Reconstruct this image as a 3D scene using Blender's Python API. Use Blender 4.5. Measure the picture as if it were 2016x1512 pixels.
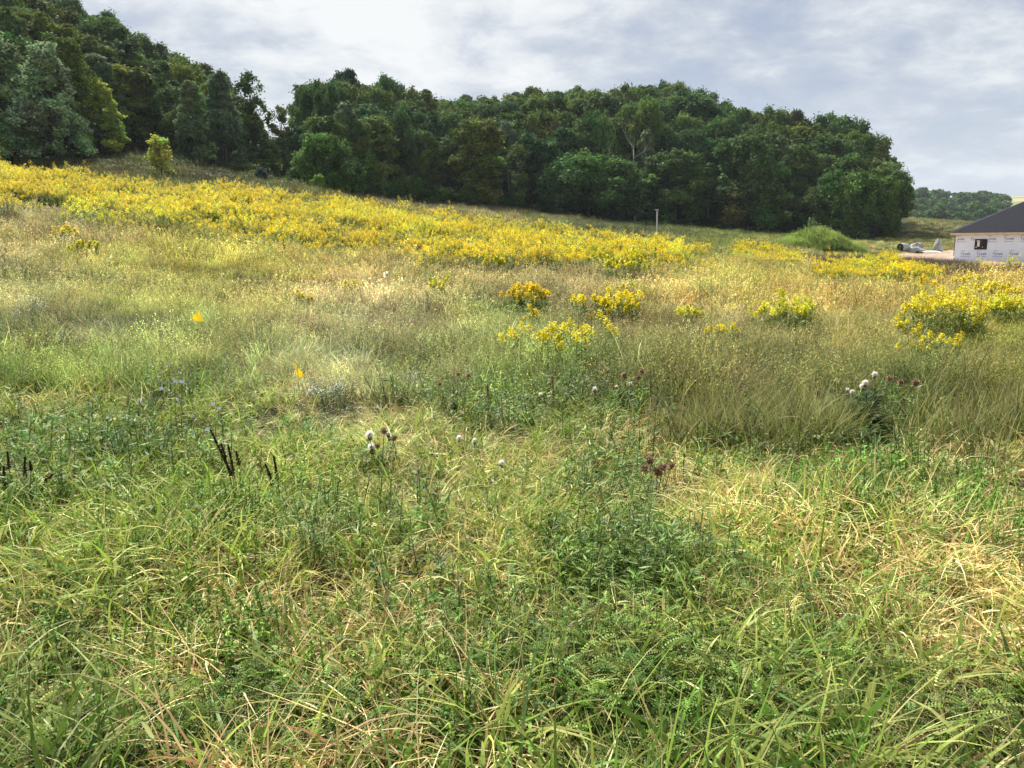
import bpy, math, random
import numpy as np
from mathutils import Vector, Matrix
R = math.radians
PI = math.pi
scene = bpy.context.scene
for o in list(bpy.data.objects): bpy.data.objects.remove(o)

# ------------------------------------------------------------------ camera
EYE = 1.7; FPX = 1480.0; PITCH = R(11.9); ROLL = R(1.2)
camd = bpy.data.cameras.new('camera'); cam = bpy.data.objects.new('camera', camd)
scene.collection.objects.link(cam); scene.camera = cam
camd.sensor_width = 36; camd.lens = FPX/2016*36; camd.clip_start = .05; camd.clip_end = 6000
_f = np.array([0, math.cos(PITCH), -math.sin(PITCH)]); _u0 = np.array([0, math.sin(PITCH), math.cos(PITCH)]); _r0 = np.array([1., 0, 0])
CR = _r0*math.cos(ROLL)-_u0*math.sin(ROLL); CU = _u0*math.cos(ROLL)+_r0*math.sin(ROLL); CF = _f
CPOS = np.array([0, 0, EYE])
cam.matrix_world = Matrix(((CR[0], CU[0], -CF[0], 0), (CR[1], CU[1], -CF[1], 0), (CR[2], CU[2], -CF[2], EYE), (0, 0, 0, 1)))

# ------------------------------------------------------------------ sky, sun, exposure
SUN_EL, SUN_AZ = 47.0, -25.0      # azimuth from +Y (view direction), negative = left
scene.view_settings.view_transform = 'Standard'; scene.view_settings.look = 'None'
scene.view_settings.gamma = 1; scene.view_settings.exposure = 1.15
world = bpy.data.worlds.new('World'); scene.world = world; world.use_nodes = True

def nd(nt, typ, **kw):
    n = nt.nodes.new(typ)
    for k, v in kw.items(): setattr(n, k, v)
    return n
def lk(nt, a, b): nt.links.new(a, b)
def math_n(nt, op, a, b=None, c=None):
    n = nd(nt, 'ShaderNodeMath', operation=op)
    for i, v in enumerate((a, b, c)):
        if v is None: continue
        if isinstance(v, (int, float)): n.inputs[i].default_value = v
        else: lk(nt, v, n.inputs[i])
    return n.outputs[0]
def mix_c(nt, fac, a, b, blend='MIX'):
    n = nd(nt, 'ShaderNodeMix', data_type='RGBA', blend_type=blend)
    for s, v in ((n.inputs[0], fac), (n.inputs[6], a), (n.inputs[7], b)):
        if isinstance(v, (int, float)): s.default_value = v
        elif isinstance(v, tuple): s.default_value = (*v[:3], 1)
        else: lk(nt, v, s)
    return n.outputs[2]
def ramp(nt, fac, stops):
    n = nd(nt, 'ShaderNodeValToRGB'); e = n.color_ramp.elements
    while len(e) < len(stops): e.new(.5)
    for k, (p, c) in enumerate(stops):
        e[k].position = p; e[k].color = (*(c if isinstance(c, tuple) else (c, c, c)), 1)
    lk(nt, fac, n.inputs[0]); return n.outputs[0]
def noise(nt, vec, scale, detail=4, rough=.55, dist=0.0):
    n = nd(nt, 'ShaderNodeTexNoise'); n.inputs['Scale'].default_value = scale; n.inputs['Detail'].default_value = detail
    n.inputs['Roughness'].default_value = rough; n.inputs['Distortion'].default_value = dist
    if vec is not None: lk(nt, vec, n.inputs['Vector'])
    return n.outputs['Fac']

def build_world():
    nt = world.node_tree; nt.nodes.clear()
    out = nd(nt, 'ShaderNodeOutputWorld'); bg = nd(nt, 'ShaderNodeBackground'); bg.inputs[1].default_value = .1
    lk(nt, bg.outputs[0], out.inputs[0])
    sky = nd(nt, 'ShaderNodeTexSky', sky_type='NISHITA', sun_disc=False)
    sky.sun_elevation = R(SUN_EL); sky.sun_rotation = R(SUN_AZ); sky.altitude = 300; sky.dust_density = 1.5
    tc = nd(nt, 'ShaderNodeTexCoord'); sp = nd(nt, 'ShaderNodeSeparateXYZ'); lk(nt, tc.outputs['Generated'], sp.inputs[0])
    z = math_n(nt, 'MAXIMUM', sp.outputs[2], 0.0); zz = math_n(nt, 'ADD', z, .30)      # a cloud layer seen in perspective
    cx = math_n(nt, 'DIVIDE', sp.outputs[0], zz); cy = math_n(nt, 'DIVIDE', sp.outputs[1], zz)
    cv = nd(nt, 'ShaderNodeCombineXYZ'); lk(nt, cx, cv.inputs[0]); lk(nt, cy, cv.inputs[1])
    mp = nd(nt, 'ShaderNodeMapping'); mp.inputs['Rotation'].default_value = (0, 0, R(-28)); mp.inputs['Scale'].default_value = (.85, 1.05, 1)
    mp.inputs['Location'].default_value = (3.1, 1.7, 0)
    lk(nt, cv.outputs[0], mp.inputs[0])
    n1 = noise(nt, mp.outputs[0], 1.9, 8, .6, .2); n2 = noise(nt, cv.outputs[0], 4.6, 8, .62, .3); n3 = noise(nt, cv.outputs[0], .45, 2, .5)
    s = math_n(nt, 'ADD', math_n(nt, 'MULTIPLY', n1, .72), math_n(nt, 'MULTIPLY', n2, .48))
    s = math_n(nt, 'ADD', s, math_n(nt, 'SUBTRACT', math_n(nt, 'MULTIPLY', n3, .1), .06))
    # the sun's side of the layer is thinner and brighter
    s = math_n(nt, 'ADD', s, math_n(nt, 'MULTIPLY', sp.outputs[0], -.13))
    cl = ramp(nt, s, [(.43, (1.75, 2.0, 2.5)), (.50, (2.2, 2.45, 2.9)), (.56, (2.75, 2.95, 3.25)), (.62, (3.4, 3.55, 3.7)), (.70, (4.05, 4.12, 4.1))])
    hz = ramp(nt, z, [(0.0, 1.0), (.05, .75), (.2, 0.0)])
    cl = mix_c(nt, math_n(nt, 'MULTIPLY', hz, .55), cl, (3.1, 3.35, 3.65))
    cov = ramp(nt, s, [(.34, .86), (.52, .97)])
    lk(nt, mix_c(nt, cov, sky.outputs[0], cl), bg.inputs[0])
build_world()
sund = bpy.data.lights.new('sun', 'SUN'); sund.energy = 4.9; sund.angle = R(3.0); sund.color = (1, .975, .94)
sun = bpy.data.objects.new('sun', sund); scene.collection.objects.link(sun)
_sd = Vector((math.sin(R(SUN_AZ))*math.cos(R(SUN_EL)), math.cos(R(SUN_AZ))*math.cos(R(SUN_EL)), math.sin(R(SUN_EL))))
sun.rotation_euler = _sd.to_track_quat('Z', 'Y').to_euler()
try:
    scene.cycles.max_bounces = 4; scene.cycles.diffuse_bounces = 3; scene.cycles.transmission_bounces = 3; scene.cycles.transparent_max_bounces = 6; scene.cycles.use_denoising = True
except Exception: pass

# ------------------------------------------------------------------ terrain
def project(P):
    d = np.asarray(P, float)-CPOS; zc = d@CF
    zc = np.where(zc < .05, .05, zc)
    return 1008+FPX*(d@CR)/zc, 756-FPX*(d@CU)/zc
def z_for_py(x, y, py):
    v = (756-py)/FPX
    return EYE+(v*y*CF[1]-x*CU[0]-y*CU[1])/(CU[2]-v*CF[2])
FLAT = [(1, 0, 'z'), (3, 0, 'z')]
TAB = {   # column (pixel) -> ground seen at depth y: image row, or height 'z'
 -500: FLAT+[(6, .25, 'z'), (10, .9, 'z'), (18, 2.2, 'z'), (30, 4.4, 'z'), (50, 8.2, 'z'), (66, 11.5, 'z'), (95, 22, 'z'), (135, 36, 'z'), (200, 40, 'z'), (400, 30, 'z'), (3000, 10, 'z')],
 0:    FLAT+[(6, .12, 'z'), (10, 655), (15, 565), (25, 478), (35, 418), (50, 360), (64, 325), (80, 13, 'z'), (130, 30, 'z'), (200, 36, 'z'), (400, 30, 'z'), (3000, 10, 'z')],
 400:  FLAT+[(6, .05, 'z'), (10, 668), (15, 596), (20, 550), (28, 492), (45, 400), (60, 352), (78, 318), (95, 9.5, 'z'), (130, 18, 'z'), (180, 22, 'z'), (400, 22, 'z'), (3000, 10, 'z')],
 800:  FLAT+[(6, 0, 'z'), (10, 695), (15, 612), (20, 566), (30, 515), (45, 462), (60, 433), (80, 410), (100, 396), (125, 7.5, 'z'), (175, 17, 'z'), (260, 20, 'z'), (400, 18, 'z'), (3000, 10, 'z')],
 1200: FLAT+[(6, -.02, 'z'), (10, 699), (15, 614), (20, 574), (30, 537), (45, 496), (60, 475), (80, 455), (115, 436), (140, 5, 'z'), (180, 14, 'z'), (260, 17, 'z'), (400, 15, 'z'), (3000, 10, 'z')],
 1600: FLAT+[(6, -.03, 'z'), (10, 700), (15, 614), (20, 574), (30, 533), (45, 510), (60, 495), (80, 483), (118, 471), (150, 2.5, 'z'), (200, 5, 'z'), (400, -4, 'z'), (600, 4, 'z'), (3000, 12, 'z')],
 1880: FLAT+[(6, -.03, 'z'), (10, 700), (15, 615), (20, 575), (30, 541), (45, 526), (67, 516), (78, 499), (110, 470), (160, 447), (230, 438), (320, -9, 'z'), (430, -2, 'z'), (560, 9, 'z'), (800, 18, 'z'), (1100, 27, 'z'), (3000, 27, 'z')],
 2400: FLAT+[(6, -.03, 'z'), (10, 700), (15, 615), (20, 575), (30, 548), (45, 536), (60, 530), (78, 515), (110, 480), (160, 445), (230, 430), (320, -9, 'z'), (430, -2, 'z'), (560, 9, 'z'), (800, 20, 'z'), (1100, 32, 'z'), (3000, 30, 'z')],
}
NU, NL = 161, 201; UMIN, UMAX = -1.1, 1.0; LMIN, LMAX = 0.0, math.log(3000)
def _fine():
    cols = sorted(TAB); us = np.array([(c-1008)/FPX for c in cols]); lg = np.linspace(LMIN, LMAX, NL); rows = []
    for c, u in zip(cols, us):
        Y, Z = [], []
        for e in TAB[c]:
            Y.append(math.log(e[0])); Z.append(e[1] if len(e) == 3 else z_for_py(u*e[0], e[0], e[1]))
        rows.append(np.interp(lg, Y, Z))
    rows = np.array(rows); ug = np.linspace(UMIN, UMAX, NU)
    G = np.array([np.interp(ug, us, rows[:, j]) for j in range(NL)]).T
    k = np.exp(-.5*(np.arange(-6, 7)/2.6)**2); k /= k.sum()
    for ax, kk in ((0, k), (1, np.array([.06, .24, .4, .24, .06]))):
        h = len(kk)//2
        Gp = np.pad(G, [(h, h) if a == ax else (0, 0) for a in (0, 1)], mode='edge')
        G = sum(w*np.take(Gp, range(i, i+G.shape[ax]), axis=ax) for i, w in enumerate(kk))
    return G
GRID = _fine()
def vnoise(x, y, s, seed=0):
    x = np.asarray(x, float)*s; y = np.asarray(y, float)*s
    xi = np.floor(x); yi = np.floor(y); fx = x-xi; fy = y-yi
    fx = fx*fx*(3-2*fx); fy = fy*fy*(3-2*fy)
    def h(a, b):
        t = np.sin(a*127.1+b*311.7+seed*74.7)*43758.5453
        return t-np.floor(t)
    return (h(xi, yi)*(1-fx)+h(xi+1, yi)*fx)*(1-fy)+(h(xi, yi+1)*(1-fx)+h(xi+1, yi+1)*fx)*fy
def sstep(a, b, x): t = np.clip((x-a)/(b-a), 0, 1); return t*t*(3-2*t)
def H(x, y):
    x = np.asarray(x, float); y = np.asarray(y, float)
    yc = np.maximum(y, 1.0); u = np.clip(x/yc, UMIN, UMAX)
    a = (u-UMIN)/(UMAX-UMIN)*(NU-1); b = (np.log(np.minimum(yc, 2990))-LMIN)/(LMAX-LMIN)*(NL-1)
    i = np.clip(a.astype(int), 0, NU-2); j = np.clip(b.astype(int), 0, NL-2); fa = a-i; fb = b-j
    z = (GRID[i, j]*(1-fa)+GRID[i+1, j]*fa)*(1-fb)+(GRID[i, j+1]*(1-fa)+GRID[i+1, j+1]*fa)*fb
    z = z-.25*np.exp(-((y-6.15)/.5)**2)*sstep(.6, 1.8, x)*(1-.6*sstep(1.0, 3.5, np.abs(x-3.2)))
    z = z+(vnoise(x, y, 1.3, 1)-.5)*.10*sstep(1.5, 4, y)+(vnoise(x, y, .35, 2)-.5)*.25*sstep(6, 20, y)
    return z
def xof(px, y, dz=0.0):
    x = y*(px-1008)/FPX
    for _ in range(6):
        z = float(H(x, y))+dz; q = (px-1008)/FPX; d = z-EYE
        x = (q*(y*CF[1]+d*CF[2])-y*CR[1]-d*CR[2])/CR[0]
    return x
_T = np.geomspace(.5, 900, 900)
def at(px, py):
    """the ground point seen at a pixel of the photograph"""
    d = CF+CR*((px-1008)/FPX)+CU*((756-py)/FPX); lo, hi = 0, 0
    for T in (_T, None):
        if T is None: T = np.linspace(lo, hi, 25)
        Q = CPOS+T[:, None]*d; g = Q[:, 2]-H(Q[:, 0], Q[:, 1]); k = int(np.argmax(g < 0)) if (g < 0).any() else len(T)-1
        lo, hi = T[max(k-1, 0)], T[k]
    p = CPOS+d*hi
    return p[0], p[1], float(H(p[0], p[1]))

EDGE_PX = [-500, 0, 170, 300, 470, 560, 640, 760, 900, 1000, 1200, 1400, 1600, 1730, 1775, 1800]
EDGE_Y = [62, 66, 70, 80, 82, 86, 84, 97, 108, 114, 119, 124, 121, 114, 116, 420]
def edge_y(u): return np.interp(1008+np.asarray(u)*FPX, EDGE_PX, EDGE_Y)

# ------------------------------------------------------------------ colours of the meadow, patch by patch (what grows there)
def lin(c):
    c = np.asarray(c, float)/255
    return np.where(c <= .04045, c/12.92, ((c+.055)/1.055)**2.4)
SW = [(50,440,176,164,128),(150,480,172,157,112),(40,520,152,142,102),(300,520,180,172,98),(450,545,182,176,96),(560,570,190,174,104),(650,540,186,172,100),
(100,590,138,131,95),(250,600,142,140,90),(40,640,138,138,100),(200,680,148,147,96),(420,700,145,145,95),(350,740,122,130,78),(650,640,160,145,125),(720,605,166,150,126),
(560,680,140,140,90),(760,740,155,148,115),(640,780,148,146,112),(850,560,182,168,105),(950,545,140,120,103),(1100,560,146,130,100),(900,640,130,135,85),(1000,720,140,145,80),
(1000,660,125,125,90),(1250,655,140,125,100),(1300,600,160,147,95),(1450,570,186,172,95),(1600,590,196,172,105),(1700,615,186,167,105),(1560,540,166,162,85),(1700,680,145,138,90),
(1950,640,150,150,75),(1980,590,190,157,100),(1960,720,130,130,75),(1450,720,125,125,85),(1450,820,125,108,65),(1300,830,130,113,70),(1900,800,112,106,58),(1720,840,60,75,40),
(1100,780,100,115,70),(900,800,100,112,65),(400,820,95,110,60),(100,820,112,126,65),(250,900,105,130,60),(700,880,140,156,75),(1000,900,140,150,80),(1400,920,140,160,75),
(1700,920,160,166,105),(1950,920,125,125,75),(900,1000,116,131,65),(1300,1000,116,131,65),(1800,1050,170,166,105),(1500,1050,150,150,80),(300,1050,100,125,50),(400,1200,150,146,95),
(900,1080,150,146,90),(1200,1150,95,116,52),(1600,1150,140,136,80),(1900,1200,165,152,97),(1300,1400,75,98,44),(1600,1400,78,98,46),(1900,1450,70,72,44),(700,1350,122,120,72),
(150,1300,110,115,62),(150,1470,58,80,44),(300,335,88,86,48),(450,345,86,84,46),(220,320,82,82,44),(560,390,110,105,60),(1000,428,152,140,95),(900,412,130,112,84),(1200,446,78,82,48),(1400,470,95,98,54),
(1500,490,150,150,82),(1750,480,140,142,84),(1850,455,124,120,76),(1800,440,120,112,78),(1700,522,132,108,86),(1620,515,140,115,90),(480,1455,170,140,115),(100,380,170,150,60),(500,450,150,142,70),(900,500,140,138,70),(1250,525,135,125,80),
(700,470,150,142,72),(1440,650,140,130,98),(1700,560,150,145,80),(1350,760,118,120,74),(600,900,118,138,62),(60,1000,112,132,64),(1150,1300,112,118,66)]
_sw = np.array(SW, float); _swc = lin(_sw[:, 2:5])
def swatch(x, y, z=None):
    """meadow colour (linear) at ground points, blended from the patches above"""
    if z is None: z = H(x, y)
    px, py = project(np.stack([x, y, z], -1))
    px = px+(vnoise(x, y, .45, 11)-.5)*170+(vnoise(x, y, 1.7, 12)-.5)*110
    py = py+((vnoise(x, y, .45, 13)-.5)*75+(vnoise(x, y, 1.7, 14)-.5)*50)*np.clip((py-300)/400, .15, 1)
    out = np.zeros((len(px), 3)); tot = np.zeros(len(px))
    for k in range(len(_sw)):
        sx = 95; sy = np.clip((_sw[k, 1]-330)*.16, 12, 75)
        w = np.exp(-.5*(((px-_sw[k, 0])/sx)**2+((py-_sw[k, 1])/sy)**2))+1e-9/(1+((px-_sw[k, 0])/300)**2+((py-_sw[k, 1])/150)**2)
        out += w[:, None]*_swc[k]; tot += w
    return out/tot[:, None]

# ------------------------------------------------------------------ materials
def new_mat(name):
    m = bpy.data.materials.new(name); m.use_nodes = True; nt = m.node_tree; nt.nodes.clear()
    return m, nt, nd(nt, 'ShaderNodeOutputMaterial')
def leaf_mat(name, mode, trans=.4, gain=1.0, rough=.55, spec=.25):
    """vertex colour of each leaf times the tint of its plant; part of the light passes through"""
    m, nt, out = new_mat(name)
    a = nd(nt, 'ShaderNodeAttribute', attribute_name='Col'); c = a.outputs['Color']
    if mode == 'inst':
        t = nd(nt, 'ShaderNodeAttribute', attribute_name='tint', attribute_type='INSTANCER'); c = mix_c(nt, 1.0, c, t.outputs['Color'], 'MULTIPLY')
    elif mode == 'obj':
        t = nd(nt, 'ShaderNodeObjectInfo'); c = mix_c(nt, 1.0, c, t.outputs['Color'], 'MULTIPLY')
    if gain != 1: c = mix_c(nt, 1.0, c, (gain,)*3, 'MULTIPLY')
    p = nd(nt, 'ShaderNodeBsdfPrincipled'); lk(nt, c, p.inputs['Base Color']); p.inputs['Roughness'].default_value = rough
    p.inputs['Specular IOR Level'].default_value = spec
    tr = nd(nt, 'ShaderNodeBsdfTranslucent'); lk(nt, c, tr.inputs[0])
    mx = nd(nt, 'ShaderNodeMixShader'); mx.inputs[0].default_value = trans
    lk(nt, p.outputs[0], mx.inputs[1]); lk(nt, tr.outputs[0], mx.inputs[2]); lk(nt, mx.outputs[0], out.inputs[0])
    return m
def plain_mat(name, col, rough=.7, nscale=0, namp=.3, bump=0, metallic=0, spec=.3):
    m, nt, out = new_mat(name); p = nd(nt, 'ShaderNodeBsdfPrincipled'); lk(nt, p.outputs[0], out.inputs[0])
    p.inputs['Base Color'].default_value = (*col, 1); p.inputs['Roughness'].default_value = rough; p.inputs['Metallic'].default_value = metallic
    p.inputs['Specular IOR Level'].default_value = spec
    if nscale:
        tc = nd(nt, 'ShaderNodeTexCoord'); n = noise(nt, tc.outputs['Object'], nscale, 6, .6)
        f = ramp(nt, n, [(.3, 1-namp), (.7, 1+namp)])
        lk(nt, mix_c(nt, 1.0, (*col,), f, 'MULTIPLY'), p.inputs['Base Color'])
        if bump:
            b = nd(nt, 'ShaderNodeBump'); b.inputs['Strength'].default_value = bump; lk(nt, n, b.inputs['Height']); lk(nt, b.outputs[0], p.inputs['Normal'])
    return m
M_GRASS = leaf_mat('grass_blades', 'inst', .33, spec=.14)
M_TREE = leaf_mat('tree_leaves', 'obj', .28, rough=.75, spec=.08)
M_LEAF = leaf_mat('plant_leaves', 'own', .35)
M_BARK = plain_mat('bark', (.075, .06, .045), .9, 3, .4, .4)
M_DEAD = plain_mat('bare_bark', (.34, .30, .25), .9, 3, .3, .3)

# ------------------------------------------------------------------ mesh collector
class MB:
    def __init__(s): s.v = []; s.f4 = []; s.f3 = []; s.c = []; s.n = 0
    def add(s, v, f, c):
        v = np.asarray(v, float).reshape(-1, 3); f = np.asarray(f, int); c = np.asarray(c, float)
        if c.ndim == 1: c = np.tile(c, (len(v), 1))
        (s.f4 if f.shape[1] == 4 else s.f3).append(f+s.n); s.v.append(v); s.c.append(c); s.n += len(v)
    def merge(s, o, M=None, cmul=1.0):
        if not o.n: return
        v = np.concatenate(o.v); 
        if M is not None: v = v@np.array(M.to_3x3()).T+np.array(M.translation)
        s.v.append(v); s.c.append(np.concatenate(o.c)*cmul)
        s.f4 += [f+s.n for f in o.f4]; s.f3 += [f+s.n for f in o.f3]; s.n += len(v)
    def cards(s, C, T, B, l, w, col, pinch=.0):
        """one leaf-shaped quad per centre: half length l along T, half width w along B"""
        n = len(C); l = np.broadcast_to(np.asarray(l, float), (n,))[:, None]; w = np.broadcast_to(np.asarray(w, float), (n,))[:, None]
        V = np.stack([C-T*l, C-T*l*pinch+B*w, C+T*l, C-T*l*pinch-B*w], 1).reshape(-1, 3)
        col = np.broadcast_to(col, (n, 3)); s.add(V, np.arange(4*n).reshape(n, 4), np.repeat(col, 4, 0))
    def tube(s, pts, rad, col, sides=6):
        pts = np.asarray(pts, float); n = len(pts); rad = np.broadcast_to(np.asarray(rad, float), (n,))
        t = np.gradient(pts, axis=0); t /= np.linalg.norm(t, axis=1)[:, None]+1e-9
        ref = np.where(np.abs(t[:, 2:3]) > .9, np.array([[1., 0, 0]]), np.array([[0, 0, 1.]]))
        a = np.cross(t, ref); a /= np.linalg.norm(a, axis=1)[:, None]+1e-9; b = np.cross(t, a)
        th = np.arange(sides)*2*PI/sides
        V = pts[:, None]+rad[:, None, None]*(a[:, None]*np.cos(th)[None, :, None]+b[:, None]*np.sin(th)[None, :, None])
        i = np.arange(n-1)[:, None]*sides; k = np.arange(sides)[None]; k2 = (k+1) % sides
        F = np.stack([i+k, i+k2, i+sides+k2, i+sides+k], -1).reshape(-1, 4)
        s.add(V.reshape(-1, 3), F, col)
    def box(s, lo, hi, col=(1, 1, 1), M=None):
        x0, y0, z0 = lo; x1, y1, z1 = hi
        V = np.array([(x0,y0,z0),(x1,y0,z0),(x1,y1,z0),(x0,y1,z0),(x0,y0,z1),(x1,y0,z1),(x1,y1,z1),(x0,y1,z1)], float)
        if M is not None: V = V@np.array(M.to_3x3()).T+np.array(M.translation)
        s.add(V, [(0,3,2,1),(4,5,6,7),(0,1,5,4),(1,2,6,5),(2,3,7,6),(3,0,4,7)], col)
    def blob(s, c, r, col, seed=0, amp=.25, sub=(10, 7), squash=(1, 1, 1)):
        nu, nv = sub; rng = np.random.default_rng(seed); th = np.arange(nu)*2*PI/nu; ph = np.linspace(0, PI, nv)
        P = np.stack([np.outer(np.sin(ph), np.cos(th)), np.outer(np.sin(ph), np.sin(th)), np.outer(np.cos(ph), np.ones(nu))], -1)
        rr = r*(1+amp*(rng.random((nv, nu))-.5)*2); rr[0] = rr[0].mean(); rr[-1] = rr[-1].mean()
        V = (P*rr[..., None]*np.array(squash)+np.array(c)).reshape(-1, 3)
        i = np.arange(nv-1)[:, None]*nu; k = np.arange(nu)[None]; k2 = (k+1) % nu
        s.add(V, np.stack([i+k, i+nu+k, i+nu+k2, i+k2], -1).reshape(-1, 4), col)
    def mesh(s, name, mat):
        me = bpy.data.meshes.new(name)
        if s.n:
            V = np.concatenate(s.v); C = np.concatenate(s.c)
            f3 = np.concatenate(s.f3) if s.f3 else np.zeros((0, 3), int); f4 = np.concatenate(s.f4) if s.f4 else np.zeros((0, 4), int)
            me.vertices.add(len(V)); me.vertices.foreach_set('co', V.astype(np.float32).ravel())
            L = np.concatenate([f3.ravel(), f4.ravel()]).astype(np.int32); me.loops.add(len(L)); me.loops.foreach_set('vertex_index', L)
            tot = np.concatenate([np.full(len(f3), 3), np.full(len(f4), 4)]); st = np.concatenate([[0], np.cumsum(tot)[:-1]])
            me.polygons.add(len(tot)); me.polygons.foreach_set('loop_start', st.astype(np.int32))
            at_ = me.attributes.new('Col', 'FLOAT_COLOR', 'POINT')
            at_.data.foreach_set('color', np.concatenate([np.clip(C, 0, 9), np.ones((len(C), 1))], 1).astype(np.float32).ravel())
            me.update(calc_edges=True); me.validate()
        me.materials.append(mat); return me
    def obj(s, name, mat, parent=None, smooth=False, link=True):
        o = bpy.data.objects.new(name, s.mesh(name, mat))
        o.data.polygons.foreach_set('use_smooth', np.full(len(o.data.polygons), smooth, bool))
        if link: scene.collection.objects.link(o)
        if parent is not None: o.parent = parent
        return o
def tag(o, label=None, cat=None, group=None, kind=None):
    if label: o['label'] = label
    if cat: o['category'] = cat
    if group: o['group'] = group
    if kind: o['kind'] = kind
    return o
def thing(name, label, cat, loc=(0, 0, 0), rz=0, group=None):
    o = bpy.data.objects.new(name, None); scene.collection.objects.link(o); o.empty_display_size = .2
    o.location = loc; o.rotation_euler = (0, 0, rz); return tag(o, label, cat, group)
def unit(v): return v/(np.linalg.norm(v, axis=-1, keepdims=True)+1e-9)

def blades(mb, rng, n, spread, L, W, lean, bend, col, cvar=.18, segs=5, az=None, azs=PI, base=None, tipc=None, squeeze=0):
    """n grass blades as tapering strips: lean = angle from upright at the root, bend = added by the tip"""
    if base is None:
        r = spread*np.sqrt(rng.random(n)); a = rng.random(n)*2*PI; base = np.stack([r*np.cos(a), r*np.sin(a), np.full(n, -.015)], 1)
    az = rng.random(n)*2*PI if az is None else az+(rng.random(n)-.5)*2*azs
    ln = L*(.55+.75*rng.random(n)); w = W*np.exp(rng.normal(0, .35, n)); l0 = lean*(.3+1.2*rng.random(n)); b0 = bend*(.25+1.3*rng.random(n))
    t = np.linspace(0, 1, segs+1); th = l0[:, None]+b0[:, None]*t[None]**1.4; kk = (rng.random(n) < .28)[:, None]*(t[None] > rng.uniform(.3, .85, (n, 1)))*rng.normal(.5, .6, (n, 1)); th = np.clip(th+kk, 0, 2.7)
    dl = ln[:, None]/segs; hx = np.concatenate([np.zeros((n, 1)), np.cumsum(np.sin(th[:, 1:])*dl, 1)], 1); hz = np.concatenate([np.zeros((n, 1)), np.cumsum(np.cos(th[:, 1:])*dl, 1)], 1)
    azt = az[:, None]+(rng.random(n)-.5)[:, None]*.9*t[None]
    P = base[:, None]+np.stack([hx*np.cos(azt), hx*np.sin(azt), hz], -1)
    P[..., 2] = np.maximum(P[..., 2], base[:, None, 2]+.012*rng.random((n, 1)))
    tw = rng.random(n)*PI; side = np.stack([-np.sin(az), np.cos(az), np.zeros(n)], 1)[:, None]
    fw = np.stack([np.cos(th)*np.cos(az)[:, None], np.cos(th)*np.sin(az)[:, None], -np.sin(th)], -1)
    tw = ((rng.random(n)-.5)*1.6)[:, None, None]+((rng.random(n)-.5)*1.5)[:, None, None]*t[None, :, None]
    S = side*np.cos(tw)+fw*np.sin(tw); prof = np.clip(1.15-t**1.8*1.1, .05, 1)*np.minimum(1, .55+t*3)
    wd = w[:, None]*prof[None]*.5
    V = np.stack([P-S*wd[..., None], P+S*wd[..., None]], 2).reshape(-1, 3)
    i = np.arange(n)[:, None]*(2*(segs+1)); k = np.arange(segs)[None]*2
    F = np.stack([i+k, i+k+1, i+k+3, i+k+2], -1).reshape(-1, 4)
    col = np.asarray(col, float)
    if col.ndim == 1: c = np.tile(col, (n, 1))
    else: c = col[rng.integers(0, len(col), n)]
    c = c*np.exp(rng.normal(0, cvar, (n, 1)))*np.exp(rng.normal(0, cvar*.3, (n, 3)))
    cc = np.repeat(c[:, None], segs+1, 1)
    if tipc is not None:
        m = (rng.random(n) < .5)[:, None, None]*(t[None, :, None]**2); cc = cc*(1-m)+np.asarray(tipc)*m
    mb.add(V, F, np.repeat(cc, 2, 1).reshape(-1, 3))
    return P

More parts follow.
